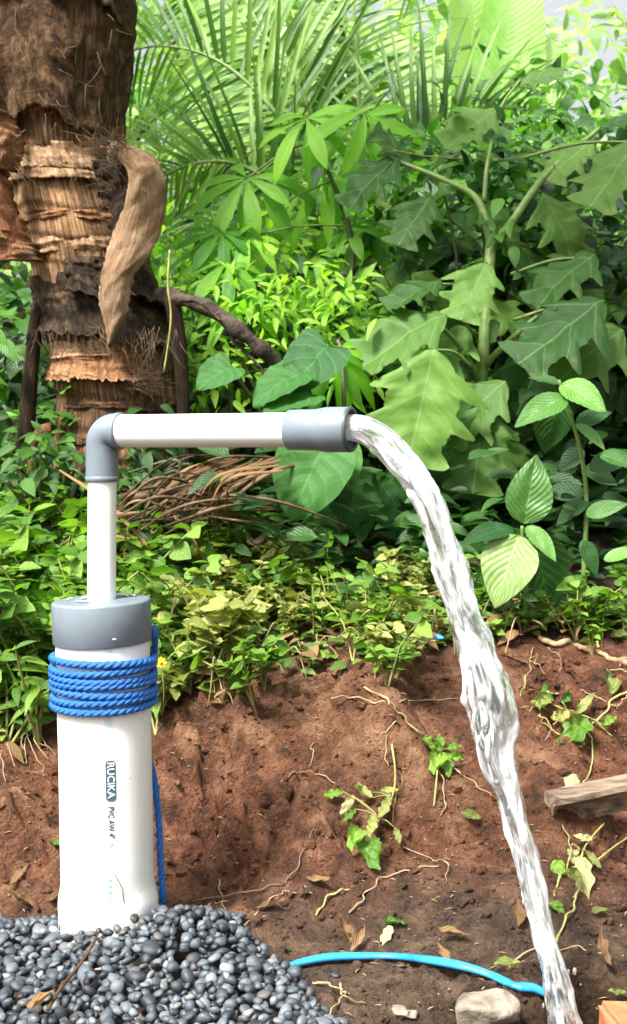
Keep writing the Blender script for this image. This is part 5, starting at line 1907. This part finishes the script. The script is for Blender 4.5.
# ------------------------------------------------------------------ weeds on the shelf above the cut bank
WG = leaf_geo(0.32, f_weed, 8, 3, 0.22, 0.25, 0, 5, 0.1, 6)


WG2 = leaf_geo(0.20, f_lance, 8, 3, 0.3, 0.35, 0, 5, 0.0, 8)
WG3 = leaf_geo(0.44, f_ovate, 8, 5, 0.15, 0.2, 0, 5, 0.0, 9)


def weed_meshes(seed, big):
    r_ = random.Random(seed)
    shape = (WG, WG3, WG, WG2, WG, WG3, WG, WG3, WG2)[seed % 9]
    st, fo_ = MB(), MB()
    for s in range(r_.randint(3, 5)):
        a = r_.uniform(0, 6.28)
        H_ = r_.uniform(0.05, 0.13) * big
        lean = r_.uniform(0.1, 0.8) * H_
        pts = [(0, 0, -0.01), (math.cos(a) * lean * .35, math.sin(a) * lean * .35, H_ * .55), (math.cos(a) * lean, math.sin(a) * lean, H_)]
        p = spline(pts, 9)
        st.add(*tube_geo(p, np.linspace(0.0022, 0.0011, 9), 4, False))
        for k in (3, 4, 5, 6, 7, 8):
            for sd in (0, 1, 2) if k == 8 else (0, 1):
                aa = r_.uniform(0, .6) + sd * (math.pi if k < 8 else 2.1) + k * 1.4
                dv = Vector((math.cos(aa), math.sin(aa), r_.uniform(-0.25, 0.55))).normalized()
                L_ = r_.uniform(0.020, 0.038) * big * (0.7 + 0.3 * k / 8)
                b = Vector(p[k])
                v, f, uv, _ = flake_to_world(shape, frame_mat(b, b + dv * L_ * r_.choice((0.6, 0.9, 1.0, 1.25)), Vector((r_.gauss(0, .45), r_.gauss(-.25, .45), 1))), 0)
                fo_.add(v, f, uv, r_.random())
    return st.mesh('stem'), fo_.mesh('foliage')


WT = []
for k in range(9):
    s_, f_ = weed_meshes(700 + k, 1.0)
    s_.materials.append(MAT['vine_green'])
    f_.materials.append(MAT['weed_olive' if k in (6, 7, 8) else 'weed'])
    WT.append((s_, f_))


def soil_edge(px):
    return float(np.interp(px, [-60, 0, 60, 160, 230, 300, 400, 470, 560, 640], [752, 748, 740, 716, 700, 682, 668, 645, 640, 632]))


def weed_top(px):
    return float(np.interp(px, [-60, 90, 180, 250, 430, 470, 640], [470, 485, 520, 580, 590, 618, 620]))


nw = 0
tries = 0
spots = []
while nw < 235 and tries < 9000:
    tries += 1
    px = random.uniform(-25, 645)
    py = random.uniform(weed_top(px), soil_edge(px) + 16 * math.sin(px * 0.055) + 12 * math.sin(px * 0.13 + 1))
    left = px < 240
    if not left and random.random() < (0.62 if px > 470 else 0.48):
        continue
    if px > 110 and float(fbm(np.array([px * 0.021]), np.array([py * 0.034]), None, 2, 77)[0]) < (0.08 if px > 170 else -0.05):
        continue
    q = G(px, py)
    if q.y > 1.75 or any((q.x - s.x) ** 2 + (q.y - s.y) ** 2 < 0.035 ** 2 for s in spots):
        continue
    spots.append(q)
    olive = 150 < px < 420 and py > 585 and random.random() < 0.7
    k = random.choice((6, 7, 8)) if olive else random.randint(0, 5)
    e = empty('weed', tuple(q))
    e.rotation_euler = (random.gauss(0.15, .15), random.gauss(0, .15), random.uniform(0, 6.28))
    sc = random.uniform(0.8, 1.3) * (1.25 if px < 60 else (1.15 if px < 230 else 0.85)) * (0.85 if olive else 1)
    e.scale = (sc, sc, sc)
    if px < 50:
        where = 'at the far left edge' if py < 600 else 'hanging over the bank left of the casing'
    elif px < 160:
        where = 'behind the riser pipe' if py < 600 else 'right behind the cap and rope'
    elif px < 250:
        where = 'under the dry frond strips' if py < 610 else 'right of the blue rope'
    elif px < 340:
        where = 'below the horizontal spout pipe' if py < 620 else 'on the bank edge below the spout pipe'
    elif px < 470:
        where = 'below the spout mouth' if py < 620 else 'on the bank edge just left of the jet'
    else:
        where = 'just right of the jet' if px < 540 else 'near the thick root at right'
    look = 'pale olive wilting weed' if olive else 'leafy green weed'
    size_w = 'large ' if sc > 1.3 else ('small ' if sc < 0.95 else '')
    tag(e, size_w + look + ' ' + where, 'weed', size_w + look.replace('weed', 'weeds') + ' ' + where)
    for nm, me in zip(('stem', 'foliage'), WT[k]):
        o = bpy.data.objects.new(nm, me)
        COL.objects.link(o)
        o.parent = e
        if nm == 'foliage':
            o['kind'] = 'stuff'
    nw += 1
# low carpet of leaves between the weeds
mb = MB()
vs, vr = [], []
tries = 0
while len(vs) < 4300 and tries < 30000:
    tries += 1
    px = random.uniform(-80, 700)
    py = random.uniform(weed_top(px), soil_edge(min(627, max(0, px))) - 6)
    if px > 430 and random.random() < 0.72:
        continue
    if 170 < px <= 430 and random.random() < 0.8:
        continue
    q = G(px, py, random.uniform(0.004, 0.05) if px < 150 else random.uniform(0.002, 0.03))
    a = random.uniform(0, 6.28)
    dv = Vector((math.cos(a), math.sin(a), random.uniform(-.2, .5))).normalized()
    M = np.array(frame_mat(q, q + dv * random.uniform(0.014, 0.034), Vector((random.gauss(0, .3), random.gauss(-.3, .3), 1))))
    vs.append(WG[0] @ M[:3, :3].T + M[:3, 3])
    vr.append(np.full(len(WG[0]), random.random()))
cnt = len(vs)
Fq = (WG[1][0][None] + (np.arange(cnt) * len(WG[0]))[:, None, None]).reshape(-1, 4)
mb.add(np.vstack(vs), Fq, np.tile(WG[2], (cnt, 1)), np.concatenate(vr))
tag(mb.build('ground_cover', MAT['cover']), 'low carpet of small green leaves covering the shelf', 'ground cover', kind='stuff')
# undergrowth leaves coloured dark to paint the shade on the thicket floor
mb = MB()
for k in range(3900):
    x = random.uniform(-2.4, 2.4)
    y = random.uniform(1.0, 3.6)
    if k >= 2600:
        x, y = random.uniform(-0.3, 1.1), random.uniform(0.82, 1.6)
    q = Vector((x, y, gz(x, y) + random.uniform(0.01, 0.30) * random.random()))
    a = random.uniform(0, 6.28)
    dv = Vector((math.cos(a), math.sin(a), random.uniform(-.3, .5))).normalized()
    v, f, uv, _ = flake_to_world(LG['ov'], frame_mat(q, q + dv * random.uniform(0.03, 0.09), Vector((random.gauss(0, .4), random.gauss(-.4, .3), 1))), 0)
    mb.add(v, f, uv, random.random())
tag(mb.build('undergrowth', MAT['bush_shade']), 'dark undergrowth on the floor of the thicket', 'undergrowth', kind='stuff')

# dead leaves caught among the weeds
mb = MB()
for k in range(260):
    px = random.uniform(-20, 640)
    py = random.uniform(weed_top(px) - 20, soil_edge(px) + 8)
    q = G(px, py, random.uniform(0.003, 0.05))
    a = random.uniform(0, 6.28)
    dv = Vector((math.cos(a), math.sin(a), random.uniform(-.4, .4))).normalized()
    mb.add(*flake_to_world(WG2, frame_mat(q, q + dv * random.uniform(0.02, 0.05), Vector((random.gauss(0, .6), random.gauss(-.3, .5), 1))), random.random()))
tag(mb.build('leaf_litter', MAT['dead_leaf']), 'brown dead leaves caught among the weeds', 'leaf litter', kind='stuff')

# the little yellow flower by the rope
fl = empty('yellow_flower', tuple(W(161, 663, 1.78)))
tag(fl, 'small yellow flower among the weeds beside the blue rope', 'flower')
stem_part('stem', [G(163, 715), W(164, 690, 1.79), W(161, 664, 1.78)], [0.0012, 0.001], MAT['vine_green'], fl, 5)
PET = template('petal', leaf_geo(0.28, f_obov, 7, 5, 0.2, 0.1, 0, 5, 0, 1), MAT['petal'])
c = W(161, 662, 1.775)
for k in range(8):
    a = k * math.pi / 4
    leaf_obj('petal', PET, frame_mat(c, c + Vector((math.cos(a) * 0.0085, -0.002, math.sin(a) * 0.0085)), (0, -1, 0.2)), fl)
mb = MB()
mb.add(IV2 * 0.0028 + np.array(c) - np.array(fl.location) + np.array([0, -0.002, 0]), IF2)
mb.build('flower_centre', MAT['petal'], fl)

# blue plastic scrap at the edge of the weeds
q = G(428, 648)
mb = MB()
g = strip_geo([Vector((-0.012, 0, -0.014)), Vector((-0.006, -0.002, 0.004)), Vector((0.012, 0, 0.008)), Vector((0.026, 0.003, 0.006))], 0.006, 0.3, 16)
mb.add(*g)
o = mb.build('plastic_scrap', MAT['blue_scrap'])
o.location = q + Vector((0, -0.01, 0.012))
tag(o, 'crumpled scrap of light blue plastic at the foot of the weeds', 'litter')

# ------------------------------------------------------------------ dry vines and roots straggling over the soil


def vine(name, pix, r0, r1, mat, label, cat, group=None, lift=0.004, leaves=0, seed=0):
    pts = []
    for i, (a, b) in enumerate(pix):
        q = G(a, b)
        q.z += lift * (0.4 if i in (0, len(pix) - 1) else random.uniform(0.6, 2.2))
        pts.append(q)
    e = None
    p = spline([list(q) for q in pts], 10 * len(pts))
    zg = gz_np(p[:, 0], p[:, 1])
    p[:, 2] = np.maximum(p[:, 2], zg + r0 * 0.5)
    ii = np.arange(len(p)) * 0.23 + seed * 7.3
    p += 0.004 * np.stack([vnoise(ii, ii * 0 + 1, None, 5), 0.5 * vnoise(ii, ii * 0 + 4, None, 6), 0.6 * vnoise(ii, ii * 0 + 8, None, 7)], -1)
    rw = 1 + 0.25 * vnoise(ii * 2.1, ii * 0, None, 9)
    base = Vector(p[0])
    mb = MB()
    mb.add(*tube_geo(p - np.array(base), np.linspace(r0, r1, len(p)) * rw * 0.68, 6))
    o = mb.build(name, MAT[mat])
    o.location = base
    return tag(o, label, cat, group), p


V = [([(366, 689), (385, 703), (400, 720), (418, 738), (434, 749)], .0030, .0022, 'vine', 'thick tan vine slanting down the soil left of the jet', 'dry_vine'),
     ([(400, 726), (388, 738), (384, 752), (386, 770)], .0018, .0012, 'vine', 'short curved tan vine below the slanting one', 'dry_vine'),
     ([(330, 699), (352, 702), (372, 706), (395, 711)], .0022, .0014, 'vine', 'straight tan vine lying just under the weeds', 'dry_vine'),
     ([(395, 706), (420, 704), (458, 701)], .0020, .0012, 'vine', 'thin brown vine running level to the jet', 'dry_vine'),
     ([(160, 909), (195, 905), (230, 902), (262, 895), (288, 882), (305, 858), (313, 832)], .0018, .0013, 'bark', 'long grey root curving from the casing up the bank', 'root'),
     ([(218, 882), (222, 905), (232, 928), (250, 948)], .0014, .0009, 'vine', 'thin tan stalk lying down to the gravel edge', 'dry_vine'),
     ([(244, 928), (264, 908), (284, 899), (302, 899)], .0016, .0010, 'vine', 'tan stalk lying across brown leaf litter', 'dry_vine'),
     ([(350, 917), (366, 897), (384, 881), (410, 874), (436, 868)], .0022, .0016, 'vine', 'bent tan stick in the middle of the bare soil', 'stick'),
     ([(316, 918), (332, 902), (349, 889)], .0026, .0018, 'vine_green', 'short greenish stalk lying left of the bent stick', 'stick'),
     ([(280, 792), (300, 777), (318, 776), (330, 786), (346, 800)], .0015, .0010, 'vine', 'thin looping root below the weeds in mid picture', 'dry_vine'),
     ([(310, 772), (313, 752), (318, 742)], .0014, .0010, 'vine', 'tiny upright root joining the looping one', 'dry_vine'),
     ([(392, 840), (400, 790), (398, 772)], .0014, .0010, 'vine', 'faint straight root running up the middle of the bank', 'dry_vine'),
     ([(440, 820), (446, 800), (438, 770), (446, 745)], .0016, .0011, 'vine', 'tan root curving down beside the jet', 'dry_vine'),
     ([(455, 770), (475, 790), (500, 802)], .0018, .0012, 'vine', 'tan root passing behind the jet', 'dry_vine'),
     ([(405, 850), (430, 862), (446, 870), (444, 885)], .0012, .0008, 'vine', 'hair thin hooked root near the bent stick', 'dry_vine'),
     ([(556, 945), (568, 922), (578, 900), (590, 876), (606, 860), (640, 830)], .0028, .0022, 'vine_green', 'yellow green leafy stalk rising right of the jet below the plank', 'green_vine'),
     ([(506, 968), (530, 954), (552, 952), (608, 957)], .0018, .0013, 'vine', 'pale stick lying level on dark earth right of the jet', 'stick'),
     ([(552, 900), (566, 872), (568, 850), (560, 830)], .0020, .0014, 'vine_green', 'green stalk hanging just left of the leafy one', 'green_vine'),
     ([(538, 640), (556, 648), (580, 652), (606, 660), (640, 672)], .0085, .0070, 'vine', 'thick tan root lying across the soil at the right', 'root'),
     ([(600, 650), (592, 632), (604, 610), (600, 596)], .0045, .0030, 'vine_green', 'knobbly yellowish shoot standing by the thick root', 'green_vine'),
     ([(592, 634), (586, 618), (588, 606)], .0030, .0018, 'vine_green', 'short side shoot beside the knobbly yellowish one', 'green_vine'),
     ([(640, 690), (614, 704), (600, 722), (578, 730)], .0030, .0024, 'vine_green', 'green vine entering from the right above the plank', 'green_vine'),
     ([(580, 730), (592, 748), (594, 766), (584, 784)], .0024, .0016, 'vine_green', 'green vine curling down on to the plank', 'green_vine'),
     ([(580, 732), (560, 738), (544, 726), (540, 716)], .0022, .0014, 'vine_green', 'green vine curling toward the jet from the right', 'green_vine'),
     ([(524, 690), (530, 670), (534, 650)], .0022, .0014, 'vine', 'short tan twig standing right of the jet', 'dry_vine'),
     ([(580, 694), (596, 700), (606, 708), (622, 712)], .0018, .0012, 'vine', 'thin tan twig crossing below the thick root', 'dry_vine'),
     ([(500, 656), (516, 662), (534, 666), (546, 664)], .0060, .0045, 'flap', 'brown root stub lying just right of the jet', 'root'),
     ([(340, 986), (346, 1000), (330, 1014), (320, 1024)], .0022, .0014, 'vine', 'yellowish curl of straw beside the gravel', 'straw'),
     ([(312, 984), (330, 992), (345, 1004), (366, 1010)], .0020, .0012, 'vine', 'second yellowish straw crossing at the gravel edge', 'straw')]
for i, (pix, r0, r1, mat, label, cat) in enumerate(V):
    vine(cat, pix, r0, r1, mat, label, cat.replace('_', ' '), None, 0.004, 0, i)
# tangled bare runners hanging under the weeds
for k in range(46):
    if k < 22:
        x0, y0 = random.uniform(-6, 58), random.uniform(670, 745)
        dx, dy = random.uniform(-40, 40), random.uniform(15, 60)
        lab, grp = 'bare tan runner hanging under the weeds left of the casing', 'runners left of the casing'
    elif k < 37:
        x0 = random.uniform(155, 420)
        y0 = soil_edge(x0) - random.uniform(-8, 60)
        dx, dy = random.uniform(-50, 50), random.uniform(-10, 40)
        lab, grp = 'bare tan runner trailing from the weeds over the red soil', 'runners over the red soil'
    else:
        x0, y0 = random.uniform(515, 620), random.uniform(640, 740)
        dx, dy = random.uniform(-35, 35), random.uniform(-20, 35)
        lab, grp = 'thin tan runner on the soil right of the jet', 'runners right of the jet'
    pix = [(x0, y0), (x0 + dx * .35 + random.uniform(-6, 6), y0 + dy * .3), (x0 + dx * .7 + random.uniform(-6, 6), y0 + dy * .75), (x0 + dx, y0 + dy)]
    vine('runner', pix, random.uniform(.0012, .0022), .0009, random.choice(['vine', 'vine', 'vine_green']), lab, 'runner', grp, 0.012, 0, k)

# straggling stems that arch over the weeds
for k in range(34):
    x0 = random.uniform(10, 450) if k < 28 else random.uniform(500, 620)
    y0 = random.uniform(weed_top(x0) + 10, soil_edge(x0))
    dx, dy = random.uniform(-60, 60), random.uniform(-30, 25)
    pts = []
    for t in np.linspace(0, 1, 5):
        q = G(x0 + dx * t, y0 + dy * t)
        q.z += 0.005 + random.uniform(0.03, 0.07) * math.sin(math.pi * t) + random.uniform(0, 0.01)
        pts.append(q)
    p = spline([list(q) for q in pts], 30)
    mb = MB()
    mb.add(*tube_geo(p - p[0], np.linspace(0.0017, 0.0010, 30), 5))
    o = mb.build('straggling_stem', MAT['vine_green' if k % 2 else 'vine'])
    o.location = p[0]
    where = 'left of the casing' if x0 < 60 else ('behind the casing' if x0 < 160 else ('right of the blue rope' if x0 < 300 else ('left of the jet' if x0 < 470 else 'right of the jet')))
    tag(o, 'bare straw coloured stem arching over the weeds ' + where, 'stem', 'arching stems ' + where)

# rootlet standing against the casing
pts = [wrap([(0, 0)], px, py)[0] + ro + np.array([0, -0.0008, 0]) for px, py in [(112.5, 855), (117, 864), (121, 873), (122.5, 884), (127.5, 897), (131.5, 908), (136, 919), (141, 930)]]
p = spline(pts, 50)
mb = MB()
mb.add(*tube_geo(p - p[-1], np.linspace(0.0005, 0.0011, 50), 5))
b = 22
mb.add(*tube_geo(spline([p[b], p[b] + np.array([-0.003, 0, 0.003]), p[b] + np.array([-0.006, 0.0004, 0.0035])], 8) - p[-1], 0.0005, 4))
o = mb.build('rootlet', MAT['vine'])
o.location = p[-1]
tag(o, 'thin brown rootlet stuck on the white casing above the pebbles', 'rootlet')
# brown stalk lying over the pebbles with a curled dead leaf
q0 = []
for a, b in [(48, 1012), (62, 990), (78, 970), (92, 948), (100, 934)]:
    c = W(a, b, 1.33)
    d = c.y
    q = G(a, b)
    # rest on the gravel surface
    hgt = max(heap(q.x, q.y - 0.04), 0)
    k = (CAM.z - hgt - 0.012) / max(1e-6, (CAM.z - q.z))
    q0.append((q.x * k, CAM.y + (q.y - CAM.y) * k, hgt + 0.014))
p = spline(q0, 40)
mb = MB()
mb.add(*tube_geo(p - p[0], np.linspace(0.0024, 0.0014, 40), 6))
o = mb.build('dry_stalk', MAT['flap'])
o.location = p[0]
tag(o, 'reddish brown dry stalk lying over the pebbles', 'stalk')

# ------------------------------------------------------------------ fallen leaves
def wonky(geo, seed, amt=0.06, curl=0.5):
    """a leaf that has dried out of shape: bent sideways, rolled and nibbled"""
    v, f, uv = geo
    r_ = random.Random(seed)
    v = v.copy()
    v[:, 1] += r_.uniform(-.25, .25) * v[:, 0] ** 2
    v[:, 2] += curl * v[:, 1] ** 2 * 2.2 * r_.uniform(0.3, 1.4) + amt * vnoise(v[:, 0] * 5 + seed, v[:, 1] * 6, None, seed)
    edge = np.abs(uv[:, 1] - 0.5) > 0.49
    v[:, 1] *= np.where(edge, 1 - 0.35 * np.clip(vnoise(v[:, 0] * 7 + seed * 3, v[:, 1] * 0, None, seed + 1), 0, 1), 1)
    return v, f, uv


FL = {}
for nm, wd, fn, dr, mt, cu in [('green', 0.30, f_weed, 0.25, 'weed', 0.6), ('olive', 0.27, f_ovate, -0.2, 'weed_olive', 0.7), ('pale', 0.30, f_ovate, 0.3, 'pale_leaf', -0.8), ('dead', 0.22, f_lance, -0.45, 'dead_leaf', 1.4)]:
    FL[nm] = [template('leaf', wonky(leaf_geo(wd * (0.85 + 0.12 * q), fn, 20, 9, 0.25, dr, 0.01, 5, 0.05, 11 + q), 90 + q * 7, 0.08, cu), MAT[mt]) for q in range(4)]


def ground_leaf(kind, px, py, L_px, ang, label, cat='leaf', group=None, lift=0.006, tilt=0.35):
    q = G(px, py, lift)
    d = q.y - CAM.y
    L_ = L_px * d / F_PX
    a = R(ang)
    # the bank faces the camera: lay the leaf on its slope
    e = 0.02
    nx = -(float(bank(q.x + e, q.y)) - float(bank(q.x - e, q.y))) / (2 * e)
    ny = -(float(bank(q.x, q.y + e)) - float(bank(q.x, q.y - e))) / (2 * e)
    n = Vector((nx + random.gauss(0, tilt * .5), ny + random.gauss(-.15, tilt * .5), 1)).normalized()
    t1 = Vector((1, 0, 0)) - n * n.x
    t1.normalize()
    t2 = n.cross(t1)
    dv = t1 * math.cos(a) + t2 * math.sin(a)
    o = bpy.data.objects.new('fallen_leaf', FL[kind][int(px + py) % 4])
    COL.objects.link(o)
    o.matrix_world = frame_mat(q - dv * L_ / 2, q + dv * L_ / 2, n)
    return tag(o, label, cat, group)


for a in [('green', 398, 926, 34, 20, 'fresh green leaf lying on the dark earth above the hose'), ('pale', 387, 941, 26, 250, 'pale withered leaf just left of the fresh green one'), ('olive', 470, 823, 22, 170, 'small olive leaf lying flat left of the jet'),
          ('pale', 578, 868, 36, 280, 'large pale withered leaf below the plank'), ('green', 557, 874, 24, 250, 'dark green leaf right of the jet below the plank'), ('green', 556, 914, 22, 320, 'small green leaf right beside the jet'),
          ('olive', 600, 917, 20, 10, 'olive leaf lying right of the leafy stalk'), ('pale', 572, 850, 26, 100, 'pale curled leaf just under the plank'), ('green', 578, 742, 34, 320, 'dark green drooping leaf above the plank'),
          ('olive', 534, 712, 26, 200, 'olive leaf on the soil right of the jet'), ('green', 550, 700, 24, 20, 'rounded green leaf on soil below the sapling'), ('olive', 612, 690, 30, 80, 'yellow green oval leaf near the right edge'),
          ('pale', 566, 785, 30, 190, 'pale shrivelled leaf lying on the plank end'), ('dead', 205, 922, 20, 20, 'brown curled leaf behind the gravel'), ('green', 203, 930, 22, 160, 'green scrap of leaf at the top of the gravel'),
          ('dead', 272, 912, 34, 350, 'orange brown curled leaf on the soil right of the gravel'), ('dead', 320, 888, 30, 340, 'orange brown dry leaf in the middle of the soil'), ('dead', 350, 940, 30, 100, 'dry brown leaf litter left of the pale leaf'),
          ('dead', 360, 950, 26, 40, 'crumpled brown leaf just above the hose'), ('dead', 283, 957, 22, 280, 'narrow orange brown leaf by the end of the hose'), ('dead', 452, 945, 34, 330, 'dark shrivelled leaf near the jet above the hose'),
          ('dead', 518, 925, 34, 80, 'shrivelled grey brown leaf beside the jet'), ('dead', 600, 960, 40, 110, 'withered brown leaf at the lower right edge'), ('olive', 508, 973, 30, 200, 'pale green shred of leaf above the hose by the jet'),
          ('olive', 616, 1000, 24, 200, 'pale green leaf in the lower right corner'), ('dead', 445, 962, 22, 100, 'orange brown flake standing above the hose'), ('dead', 60, 905, 28, 10, 'brown dry leaf behind the gravel at the left'),
          ('dead', 22, 908, 30, 170, 'brown dry leaf at the far left behind the gravel'), ('dead', 15, 885, 28, 70, 'pale dead leaf standing at the far left of the bank'), ('green', 57, 846, 22, 120, 'green leaf on the soil left of the casing'),
          ('olive', 95, 530, 30, 40, 'olive leaf by the dry strips left of the riser'), ('dead', 178, 790, 22, 300, 'tan woody scrap on the soil right of the casing'), ('dead', 512, 605, 30, 100, 'brown dead leaf below the ribbed oval leaves'),
          ('olive', 660 - 40, 640, 26, 30, 'olive leaf beside the thick tan root')]:
    ground_leaf(*a)
def sprig(name, label, stem, leaves, mat='vine_green', lift=0.012):
    pts = []
    for i, (a, b) in enumerate(stem):
        q = G(a, b)
        q.z += 0.003 + lift * math.sin(math.pi * i / max(1, len(stem) - 1))
        q.y -= 0.5 * lift * math.sin(math.pi * i / max(1, len(stem) - 1))
        pts.append(q)
    e = empty(name, tuple(pts[0]))
    tag(e, label, 'sprig')
    stem_part('stem', pts, [0.0018, 0.0009], MAT[mat], e, 5)
    for kind, b, t in leaves:
        qb, qt = G(*b), G(*t)
        qb += Vector((0, -0.010, 0.014))
        qt += Vector((0, -0.012, 0.010 + random.uniform(-0.004, 0.008)))
        near = min(pts, key=lambda q: (q - qb).length)
        stem_part('leaf_stalk', [near, (near + qb) / 2 + Vector((0, -.002, .003)), qb], [0.0010, 0.0007], MAT[mat], e, 4)
        leaf_obj('leaf', FL[kind][int(b[0] + t[1]) % 4], frame_mat(qb, qt, Vector((random.gauss(0, .25), -0.75, 0.65))), e)


sprig('wilted_sprig', 'wilting leafy sprig lying on the soil in the middle of the bank', [(392, 752), (395, 782), (392, 808), (380, 830), (366, 846)],
      [('green', (344, 806), (322, 808)), ('pale', (352, 806), (344, 824)), ('olive', (372, 806), (356, 792)), ('olive', (380, 800), (398, 792)), ('olive', (388, 806), (382, 828)), ('green', (360, 836), (346, 850)), ('olive', (372, 826), (374, 852)),
       ('pale', (368, 842), (378, 858)), ('green', (364, 850), (370, 874)), ('olive', (394, 836), (402, 850)), ('green', (356, 818), (344, 836)), ('olive', (366, 800), (350, 802))])
sprig('green_sprig', 'fresh green sprig with small lobed leaves left of the jet', [(434, 812), (436, 790), (438, 768), (441, 756)],
      [('green', (440, 758), (424, 748)), ('green', (442, 756), (436, 742)), ('green', (444, 758), (460, 752)), ('green', (442, 762), (452, 778)), ('green', (440, 762), (428, 770)), ('green', (446, 764), (464, 768))])
sprig('hanging_sprig', 'wilting sprig with pale leaves hanging below the plank', [(604, 826), (592, 846), (582, 862), (576, 884)],
      [('pale', (590, 848), (574, 846)), ('olive', (584, 860), (600, 876)), ('pale', (580, 868), (584, 900)), ('olive', (576, 880), (562, 896))])
sprig('creeping_sprig', 'creeping sprig with small leaves on the soil above the plank', [(612, 742), (590, 728), (566, 722), (544, 706)],
      [('green', (584, 730), (568, 748)), ('olive', (566, 722), (548, 734)), ('green', (552, 710), (536, 698)), ('green', (560, 714), (572, 698)), ('olive', (546, 706), (530, 716)), ('green', (600, 734), (614, 720)), ('olive', (576, 724), (588, 708))])
# curled dead leaf on the pebbles
q = G(47, 1012)
o = bpy.data.objects.new('fallen_leaf', FL['dead'][1])
COL.objects.link(o)
c = Vector((q.x * 0.95, CAM.y + (q.y - CAM.y) * 0.95, 0.045))
o.matrix_world = frame_mat(c + Vector((-0.02, 0, -0.006)), c + Vector((0.018, -0.005, 0.004)), (0, -0.4, 1))
tag(o, 'curled tan dead leaf lying on the pebbles in the lower left', 'leaf')
# fine litter: splinters and leaf shreds
mb = MB()
for k in range(420):
    px, py = random.uniform(0, 640), random.uniform(690, 1015)
    if py < soil_edge(px) or (px < 330 and py > 925):
        continue
    q = G(px, py, 0.002)
    a = random.uniform(0, 6.28)
    L_ = random.uniform(0.004, 0.016)
    dv = np.array([math.cos(a), math.sin(a) * 0.6, random.uniform(-.2, .3)]) * L_
    mb.add(*tube_geo(np.array([list(q), list(np.array(q) + dv * .5 + [0, 0, .001]), list(np.array(q) + dv)]), [0.0005, 0.0011, 0.0004], 4, True, 0.5))
tag(mb.build('fine_litter', MAT['vine']), 'tiny splinters and straw bits strewn over the soil', 'litter', kind='stuff')
